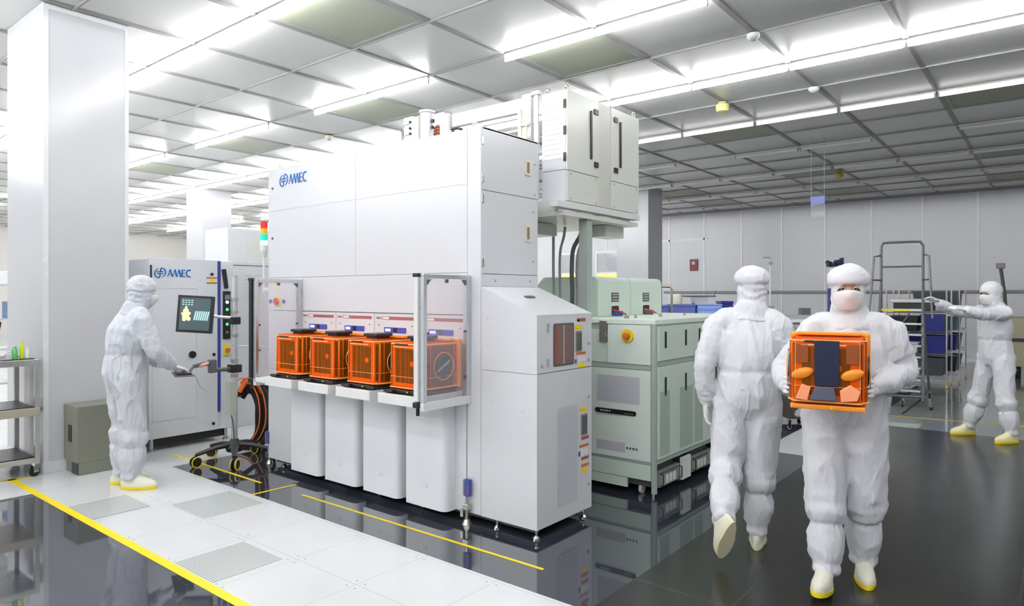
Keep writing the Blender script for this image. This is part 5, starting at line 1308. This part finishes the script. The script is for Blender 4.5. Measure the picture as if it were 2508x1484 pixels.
def head_bm(mb, M, s=0.0, face=True):
    """head solids in head frame (y forward, z up), grown by s"""
    mb.sph((0, -0.012, 0.03), 1.0, (0.078+s, 0.096+s, 0.095+s), 28, 18, M=M)      # skull
    mb.sph((0, 0.018, -0.045), 1.0, (0.062+s, 0.070+s, 0.082+s), 24, 16, M=M)     # jaw and face
    if face:
        mb.sph((0, 0.092+s, -0.025), 1.0, (0.015, 0.020, 0.026), 12, 8, M=M)      # nose
        mb.sph((0, 0.085, 0.028), 1.0, (0.05, 0.012, 0.012), 12, 8, M=M)          # brow
        mb.sph((0, 0.082, -0.070), 1.0, (0.028, 0.012, 0.010), 12, 8, M=M)        # mouth
        mb.sph((0, 0.070, -0.105), 1.0, (0.026, 0.018, 0.020), 12, 8, M=M)        # chin
        for sx in (-1, 1): mb.sph((sx*0.074, -0.012, -0.015), 1.0, (0.010, 0.018, 0.028), 10, 8, M=M)   # ears

def hand_bm(mb, wr, d, n, thumb, curl, spread=0.10, sc=1.0):
    """wr wrist, d direction of the hand, n palm normal, thumb = vector towards the thumb's side"""
    d = Vector(d).normalized(); n = Vector(n); n = (n-d*n.dot(d)).normalized(); w = Vector(thumb); w = (w-d*w.dot(d)-n*w.dot(n)).normalized()
    wr = Vector(wr)
    def pt(a, b, c): return wr+d*a*sc+w*b*sc+n*c*sc
    mb.tube([pt(-0.03, 0, 0), pt(0.0, 0, 0), pt(0.035, 0.002, 0), pt(0.07, 0.002, 0.002), pt(0.09, 0.0, 0.002)], [(0.026*sc, 0.021*sc), (0.028*sc, 0.018*sc), (0.040*sc, 0.016*sc), (0.042*sc, 0.0145*sc), (0.036*sc, 0.011*sc)], 14, side=w)
    for i, (off, ln) in enumerate(((0.031, 0.072), (0.0105, 0.080), (-0.0105, 0.075), (-0.031, 0.058))):
        p = pt(0.08, off, 0.0); a = radians(8)+curl*0.35; dirw = spread*(off/0.031)
        pts = [pt(0.055, off*0.9, 0), p]; rs = [0.0095*sc, 0.0098*sc]
        for f, rr in ((0.45, 0.0090), (0.30, 0.0082), (0.25, 0.0070)):
            dd = (d*cos(a)+n*sin(a)+w*dirw*0.3).normalized(); p = p+dd*ln*f*sc; pts.append(p); rs.append(rr*sc); a += curl*(0.9 if i else 0.75)
        mb.tube(pts, rs, 10)
    a = 0.5
    tb = pt(0.018, 0.026, 0.004); p1 = tb+(d*0.55+w*0.75+n*0.25).normalized()*0.038*sc; p2 = p1+(d*0.80+w*0.35+n*0.45*(0.4+curl)).normalized()*0.032*sc; p3 = p2+(d*0.85+w*0.05+n*0.5*(0.3+curl)).normalized()*0.024*sc
    mb.tube([pt(0.005, 0.012, 0.0), tb, p1, p2, p3], [0.012*sc, 0.014*sc, 0.0115*sc, 0.0098*sc, 0.0078*sc], 10)

def person(label, loc, rotz, J, sole_m, upper_m, cloth, seed=0, hood='plain', glow=None, gait=True, legw=0, group=None, head_rot=(0, 0, 0), girth=1.0):
    t = thing('person', label, 'person', loc, rotz, group)
    L = dict(parent=t, world=False)
    V = {k: Vector(v) for k, v in J.items() if not isinstance(v, (int, float)) and len(v) == 3}
    # ---- suit : one continuous surface
    mb = MB(); X = (1, 0, 0); G = girth
    pel, wa, ch, nk = V['pelvis'], V['waist'], V['chest'], V['neck']
    mb.tube([pel+Vector((0, 0.005, -0.13)), pel+Vector((0, 0, -0.06)), pel, wa, (wa+ch)/2, ch, ch.lerp(nk, 0.55), nk], [(0.10*G, 0.09*G), (0.168*G, 0.132*G), (0.182*G, 0.142*G), (0.166*G, 0.132*G), (0.182*G, 0.138*G), (0.188*G, 0.135*G), (0.135*G, 0.105*G), (0.075, 0.078)], 24, side=X)
    for s in ('l', 'r'):
        hip, kn, an = V['hip_'+s], V['knee_'+s], V['ankle_'+s]
        mid = hip.lerp(kn, 0.5); calf = kn.lerp(an, 0.40); K = legw
        if K: mb.tube([hip+(hip-kn).normalized()*0.05, hip, mid, kn, kn.lerp(an, 0.20), kn.lerp(an, 0.33), kn.lerp(an, 0.40), kn.lerp(an, 0.8), an], [0.105*K, 0.115*K, 0.106*K, 0.095*K, 0.092*K, 0.087*K, 0.077*K, 0.072*K, 0.062*K], 20, side=X)
        else: mb.tube([hip+(hip-kn).normalized()*0.05, hip, mid, kn, calf, kn.lerp(an, 0.8), an], [0.10*G, 0.112*G, 0.099*G, 0.085*G, 0.086*G, 0.074*G, 0.062*G], 18, side=X)
        sh, el, wr = V['sh_'+s], V['elbow_'+s], V['wrist_'+s]
        mb.tube([ch.lerp(nk, 0.75)+Vector((0, 0, -0.01)), sh.lerp(nk, 0.25)+Vector((0, 0, 0.01)), sh, sh.lerp(el, 0.5), el, el.lerp(wr, 0.5), wr], [0.058*G, 0.066*G, 0.071*G, 0.064*G, 0.057*G, 0.053*G, 0.040], 16)
    sd = Vector((seed*7.3, seed*3.1, seed*1.7))
    legs = [(V['knee_'+s], V['ankle_'+s]) for s in 'lr']; thigh = [(V['hip_'+s], V['knee_'+s]) for s in 'lr']
    arms = [(V['sh_'+s], V['elbow_'+s]) for s in 'lr']; fore = [(V['elbow_'+s], V['wrist_'+s]) for s in 'lr']
    def fold(p, n):
        q = p+sd
        d = 0.005*noise.noise(Vector((q.x*6, q.y*6, q.z*3.0)))
        rg = 1-abs(noise.noise(Vector((q.x*8+q.z*3, q.y*8, q.z*3.6-q.x*3)))*2.4)
        d += 0.011*max(0, rg)**2
        rg = 1-abs(noise.noise(Vector((q.x*17-q.z*8, q.y*17+3, q.z*11+q.x*6)))*2.4)
        d += 0.003*max(0, rg)**2
        for a, b in legs:
            tt, dist = seg_t(p, a, b)
            if dist < 0.13 and 0 < tt < 1.1:
                ang = noise.noise(q*9)*0.4
                if gait:
                    d += (0.007 if legw else 0.014)*math.exp(-((tt-0.20)/0.10)**2)+0.010*noise.noise(Vector((q.x*6, q.y*6, q.z*22)))*math.exp(-((tt-0.15)/0.2)**2)
                    d -= 0.012*math.exp(-((tt-0.38+0.02*ang)/0.035)**2)
                    d += 0.010*math.exp(-((tt-0.60)/0.13)**2)
                    d -= 0.010*math.exp(-((tt-0.88)/0.06)**2)
                    d += 0.0035*sin(math.atan2(p.y-a.lerp(b, tt).y, p.x-a.lerp(b, tt).x)*16)*math.exp(-((tt-0.40)/0.08)**2)
                else:
                    d += 0.009*noise.noise(Vector((q.x*7, q.y*7, q.z*20)))*max(0, min(1, (tt-0.2)*2))+0.014*math.exp(-((tt-0.66)/0.11)**2)-0.009*math.exp(-((tt-0.82+0.03*ang)/0.03)**2)+0.004*math.exp(-((tt-0.9)/0.04)**2)-0.010*math.exp(-((tt-1.0)/0.05)**2)
        for a, b in fore+arms:
            tt, dist = seg_t(p, a, b)
            if dist < 0.10 and -0.05 < tt < 1.05: d += 0.006*max(0, 1-abs(noise.noise(Vector((q.x*9, q.y*9, tt*7+seed)))*2.4))**2-0.006*math.exp(-((tt-0.96)/0.04)**2)*(1 if (a, b) in fore else 0)
        # waist gather
        d -= 0.008*math.exp(-((p.z-wa.z)/0.02)**2)*(1 if abs(p.x) < 0.2*G else 0)
        return d
    me = bake(mb, 0.0125, 7, fold)
    link_mesh('coverall', me, cloth, t, False, False)
    # zip line / shoulder seam piping on the back
    # ---- body inside : continuous head, trunk, arms, legs
    HM = Matrix.Translation(V['head']) @ Matrix.Rotation(head_rot[2], 4, 'Z') @ Matrix.Rotation(head_rot[0], 4, 'X') @ Matrix.Rotation(head_rot[1], 4, 'Y')
    mb = MB(); head_bm(mb, HM)
    mb.tube([V['head']+Vector((0, -0.01, -0.06)), nk+Vector((0, 0, 0.01)), ch, wa, pel], [0.055, 0.056, (0.12, 0.08), (0.11, 0.08), (0.12, 0.08)], 16, side=X)
    for s in ('l', 'r'):
        mb.tube([ch.lerp(nk, 0.6), V['sh_'+s], V['elbow_'+s], V['wrist_'+s]], [0.045, 0.042, 0.034, 0.024], 10)
        mb.tube([pel, V['hip_'+s], V['knee_'+s], V['ankle_'+s]], [0.06, 0.06, 0.045, 0.032], 10)
    body = link_mesh('body', bake(mb, 0.008, 3), M_skin, t, False, False)
    for sx in (-1, 1):
        e = MB().sph((sx*0.031, 0.0705, 0.004), 0.0105, u=14, v=10, M=HM).build('eye', M_eye, body, True, world=False)
        MB().sph((sx*0.031, 0.0778, 0.002), 0.0068, (1, 0.6, 1), 10, 8, M=HM).build('iris', M_iris, body, world=False)
        MB().tube([(sx*0.014, 0.091, 0.024), (sx*0.032, 0.090, 0.030), (sx*0.050, 0.080, 0.025)], 0.0035, 6, M=HM).build('eyebrow', M_hair, body, world=False)
    # ---- hood
    mb = MB(); head_bm(mb, HM, 0.016, False)
    if hood == 'cap': mb.sph((0, -0.012, 0.052), 1.0, (0.108, 0.120, 0.085), 28, 16, M=HM)
    mb.tube([V['head']+Vector((0, -0.015, -0.02)), V['head']+Vector((0, -0.02, -0.10)), nk+Vector((0, -0.005, 0.02)), nk.lerp(ch, 0.25), nk.lerp(ch, 0.42)], [(0.088, 0.098), (0.086, 0.092), (0.092, 0.095), (0.125, 0.11), (0.150, 0.118)], 24, side=X)
    Hi = HM.inverted()
    def hf(p, n):
        q = p+sd; h = Hi @ p
        d = 0.005*noise.noise(q*14)+0.004*max(0, 1-abs(noise.noise(Vector((q.x*8, q.y*8, q.z*22)))*2.2))
        if h.y < 0: d += 0.004*sin(h.z*130+noise.noise(q*10)*5)*max(0, min(1, -h.y*20))*(1 if -0.10 < h.z < 0.02 else 0)
        if hood == 'cap': d -= 0.010*math.exp(-((h.z-0.012)/0.012)**2)
        return d
    me = bake(mb, 0.0085, 5, hf)
    b = bmesh.new(); b.from_mesh(me)
    zlo, zhi = (-0.105, 0.024)
    kill = [f for f in b.faces if (lambda h: h.y > 0.02 and (h.x/0.066)**2+((h.z-(zlo+zhi)/2)/((zhi-zlo)/2))**2 < 1)(Hi @ f.calc_center_median())]
    bmesh.ops.delete(b, geom=kill, context='FACES'); tidy_rim(b); b.to_mesh(me); b.free()
    ho = link_mesh('hood', me, cloth, t, False, False)
    for p in me.polygons: p.use_smooth = True
    so = ho.modifiers.new('thick', 'SOLIDIFY'); so.thickness = 0.003; so.offset = -1
    # ---- mask over nose and mouth
    b = bmesh.new(); bmesh.ops.create_uvsphere(b, u_segments=40, v_segments=30, radius=1.0)
    for v in b.verts: v.co = Vector((v.co.x*0.077, v.co.y*0.091+0.020, v.co.z*0.100-0.045))
    for v in b.verts:
        if v.co.y > 0.06: v.co.y += 0.022*math.exp(-(v.co.x/0.03)**2-((v.co.z+0.03)/0.035)**2)
    bmesh.ops.delete(b, geom=[f for f in b.faces if not (f.calc_center_median().y > 0.028 and -0.122 < f.calc_center_median().z < -0.010+0.010*math.exp(-(f.calc_center_median().x/0.02)**2))], context='FACES')
    tidy_rim(b, 12)
    for v in b.verts: v.co.y += 0.0012*sin(v.co.z*220)
    me = bpy.data.meshes.new('face_mask'); b.to_mesh(me); b.free(); me.transform(HM)
    for p in me.polygons: p.use_smooth = True
    mo = link_mesh('face_mask', me, M_mask, t, False, False)
    so = mo.modifiers.new('thick', 'SOLIDIFY'); so.thickness = 0.002; so.offset = 1
    # ---- gloves
    for s, sg in (('l', -1), ('r', 1)):
        h = J['hand_'+s]
        mb = MB(); hand_bm(mb, V['wrist_'+s], h['d'], h['n'], h['thumb'], h.get('curl', 0.4), sc=1.08)
        dv = Vector(h['d']).normalized()
        mb.tube([V['wrist_'+s]-dv*0.05, V['wrist_'+s]-dv*0.01, V['wrist_'+s]+dv*0.012], [0.044, 0.040, 0.028], 14)
        link_mesh('glove', bake(mb, 0.0042, 3), M_glove, t, False, False)
    # ---- shoes
    for s in ('l', 'r'):
        f = J['foot_'+s]; an = V['ankle_'+s]
        FM = Matrix.Translation(an) @ Matrix.Rotation(f.get('yaw', 0), 4, 'Z') @ Matrix.Rotation(f.get('pitch', 0), 4, 'X') @ Matrix.Translation((0, 0, -0.085))
        def ring(sc, z, toe=1.0, n=28):
            out = []
            for k in range(n):
                a = 2*pi*k/n; y = 0.062+0.145*sin(a)*(toe if sin(a) > 0 else 1); wdt = 0.050*(1.0 if sin(a) > -0.2 else 0.88)
                x = wdt*cos(a)*(1-0.12*max(0, -sin(a)))*(1+0.10*max(0, sin(a))); out.append((x*sc, 0.062+(y-0.062)*(0.97+0.03*sc), z))
            return out
        def loft(levels):
            bb = bmesh.new(); R = [[bb.verts.new(p) for p in l] for l in levels]; n = len(R[0])
            for A, B in zip(R, R[1:]):
                for k in range(n): bb.faces.new((A[k], A[(k+1) % n], B[(k+1) % n], B[k]))
            bb.faces.new(list(reversed(R[0]))); bb.faces.new(R[-1]); bmesh.ops.recalc_face_normals(bb, faces=bb.faces)
            return bb
        def op(z, cy, ry, rx, n=28): return [(rx*cos(2*pi*k/n), cy+ry*sin(2*pi*k/n), z) for k in range(n)]
        mb = MB(); mb._add(loft([ring(0.99, 0.0285), ring(1.0, 0.045), ring(0.94, 0.060, 0.93), op(0.078, 0.045, 0.115, 0.044), op(0.10, 0.012, 0.072, 0.045), op(0.125, 0.0, 0.05, 0.042)]), M=FM)
        shoe = mb.build('shoe', upper_m, t, True, world=False)
        mb = MB(); mb._add(loft([ring(0.97, 0.001), ring(1.05, 0.010), ring(1.06, 0.026), ring(1.0, 0.028)]), M=FM)
        mb.build('sole', sole_m, shoe, True, world=False)
    return t

def std(**k):
    J = dict(pelvis=(0, 0, 0.95), waist=(0, 0.0, 1.10), chest=(0, 0.0, 1.30), neck=(0, 0.01, 1.485), head=(0, 0.035, 1.625),
             sh_l=(-0.185, 0, 1.385), sh_r=(0.185, 0, 1.385), elbow_l=(-0.25, -0.02, 1.12), elbow_r=(0.25, -0.02, 1.12), wrist_l=(-0.25, 0.07, 0.88), wrist_r=(0.25, 0.07, 0.88),
             hip_l=(-0.092, 0, 0.90), hip_r=(0.092, 0, 0.90), knee_l=(-0.10, 0.02, 0.50), knee_r=(0.10, 0.02, 0.50), ankle_l=(-0.105, 0, 0.085), ankle_r=(0.105, 0, 0.085),
             hand_l=dict(d=(0, 0.3, -1), n=(1, 0, 0), thumb=(0, 1, 0)), hand_r=dict(d=(0, 0.3, -1), n=(-1, 0, 0), thumb=(0, 1, 0)), foot_l={}, foot_r={})
    J.update(k); return J

# operator at the screen (seen from behind on the left)
person('person in white cleanroom suit and yellow soled shoes standing at the monitor, seen from behind', (-5.925, 2.345, 0), radians(-3),
       std(pelvis=(-0.045, -0.03, 0.93), waist=(-0.04, -0.02, 1.09), chest=(-0.03, 0.0, 1.29), neck=(-0.02, 0.05, 1.465), head=(-0.015, 0.09, 1.605),
           sh_l=(-0.20, 0.03, 1.37), sh_r=(0.16, 0.02, 1.37), elbow_l=(-0.22, 0.14, 1.11), elbow_r=(0.225, 0.10, 1.12), wrist_l=(-0.06, 0.27, 0.985), wrist_r=(0.16, 0.27, 0.985),
           hip_l=(-0.125, -0.03, 0.89), hip_r=(0.045, -0.03, 0.89), knee_l=(-0.145, 0.0, 0.50), knee_r=(0.055, 0.0, 0.50), ankle_l=(-0.166, -0.02, 0.085), ankle_r=(0.057, -0.02, 0.085),
           hand_l=dict(d=(0.15, 0.95, -0.35), n=(0, -0.3, -1), thumb=(1, 0, 0), curl=0.45), hand_r=dict(d=(-0.15, 0.95, -0.35), n=(0, -0.3, -1), thumb=(-1, 0, 0), curl=0.45),
           foot_l=dict(yaw=radians(-25)), foot_r=dict(yaw=radians(-46))),
       M_shoe_y, M_shoe_c, M_cloth_g, 1, 'plain', head_rot=(radians(-10), 0, radians(-4)), girth=1.12)
# person walking away
G1 = at(1832, 1340, 4.22)
person('person in white cleanroom suit walking away, back turned, one foot lifted', (G1.x, G1.y, 0), TH-radians(17),
       std(pelvis=(0, 0.0, 0.955), waist=(0.0, 0.0, 1.11), chest=(0.01, 0.02, 1.31), neck=(0.02, 0.03, 1.49), head=(0.025, 0.055, 1.628),
           elbow_l=(-0.265, -0.07, 1.13), wrist_l=(-0.255, -0.02, 0.90), elbow_r=(0.275, 0.02, 1.13), wrist_r=(0.33, 0.17, 0.94),
           hip_l=(-0.095, 0, 0.90), hip_r=(0.09, 0, 0.90), knee_l=(-0.135, -0.03, 0.515), ankle_l=(-0.15, -0.355, 0.26), knee_r=(0.07, 0.04, 0.50), ankle_r=(0.055, 0.03, 0.086),
           hand_l=dict(d=(0, 0.15, -1), n=(1, 0, 0), thumb=(0, 1, 0), curl=0.5), hand_r=dict(d=(0.1, 0.45, -1), n=(-1, 0, 0), thumb=(0, 1, 0), curl=0.5),
           foot_l=dict(pitch=radians(-62), yaw=radians(30)), foot_r=dict(yaw=radians(-6))),
       mat('cream sole', (0.70, 0.66, 0.45), 0.5), M_shoe_c, M_cloth, 2, 'cap', gait=True, legw=1.0, girth=1.08)
# person carrying the pod towards the camera
G2 = at(2062, 1418, 3.75)
person('person in white cleanroom suit and mask walking forward, carrying an orange pod', (G2.x, G2.y, 0), TH+pi-radians(24),
       std(pelvis=(-0.015, 0.0, 0.95), waist=(-0.025, 0.0, 1.10), chest=(-0.04, 0.0, 1.295), neck=(-0.035, 0.02, 1.475), head=(-0.03, 0.05, 1.612),
           sh_l=(-0.225, 0.02, 1.38), sh_r=(0.145, 0.02, 1.38), elbow_l=(-0.315, -0.02, 1.16), elbow_r=(0.30, -0.01, 1.14), wrist_l=(-0.125, 0.295, 1.10), wrist_r=(0.278, 0.295, 1.10),
           hip_l=(-0.10, 0, 0.90), hip_r=(0.085, 0, 0.90), knee_l=(-0.115, 0.0, 0.50), ankle_l=(-0.11, -0.09, 0.086), knee_r=(0.085, 0.125, 0.50), ankle_r=(0.085, 0.20, 0.098),
           hand_l=dict(d=(0.05, 0.99, 0.12), n=(0.99, -0.05, 0), thumb=(0, 0, 1), curl=0.25), hand_r=dict(d=(0.05, 0.99, 0.12), n=(-0.99, 0.05, 0), thumb=(0, 0, 1), curl=0.25),
           foot_l=dict(yaw=radians(3)), foot_r=dict(pitch=radians(7), yaw=radians(-12))),
       M_shoe_y, M_shoe_c, M_cloth, 3, 'cap', gait=True, legw=1.08, girth=1.12)
PM = Matrix.Translation((G2.x, G2.y, 0)) @ Matrix.Rotation(TH+pi-radians(24), 4, 'Z')
pl = PM @ Vector((0.077, 0.43, 1.025))
make_pod('orange wafer pod with dark centre strip carried in the hands of the walking person', pl, TH-radians(27), None, True)
# person pointing at the far right
person('person in white cleanroom suit with arms stretched out at the photo right edge', (-0.50, 9.05, 0), radians(136),
       std(pelvis=(0.05, -0.02, 0.93), waist=(0.05, 0.0, 1.09), chest=(0.04, 0.0, 1.28), neck=(0.03, 0.03, 1.455), head=(0.03, 0.07, 1.59),
           sh_l=(-0.15, 0.05, 1.38), sh_r=(0.22, 0.06, 1.38), elbow_l=(-0.16, 0.31, 1.37), elbow_r=(0.24, 0.33, 1.40), wrist_l=(-0.12, 0.50, 1.42), wrist_r=(0.22, 0.55, 1.50),
           hip_l=(-0.045, -0.02, 0.88), hip_r=(0.145, -0.02, 0.88), knee_l=(-0.10, 0.02, 0.49), knee_r=(0.22, 0.02, 0.49), ankle_l=(-0.16, -0.01, 0.085), ankle_r=(0.30, 0.10, 0.085),
           hand_l=dict(d=(0.1, 1, 0.25), n=(0.3, 0, -1), thumb=(1, 0, 0), curl=0.25), hand_r=dict(d=(-0.05, 1, 0.45), n=(-0.3, 0, -1), thumb=(-1, 0, 0), curl=0.25),
           foot_l=dict(yaw=radians(3)), foot_r=dict(yaw=radians(-5))),
       M_shoe_y, mat('pale yellow shoe', (0.80, 0.74, 0.42), 0.5), M_cloth, 4, 'plain', girth=0.98, head_rot=(0, 0, radians(5)))
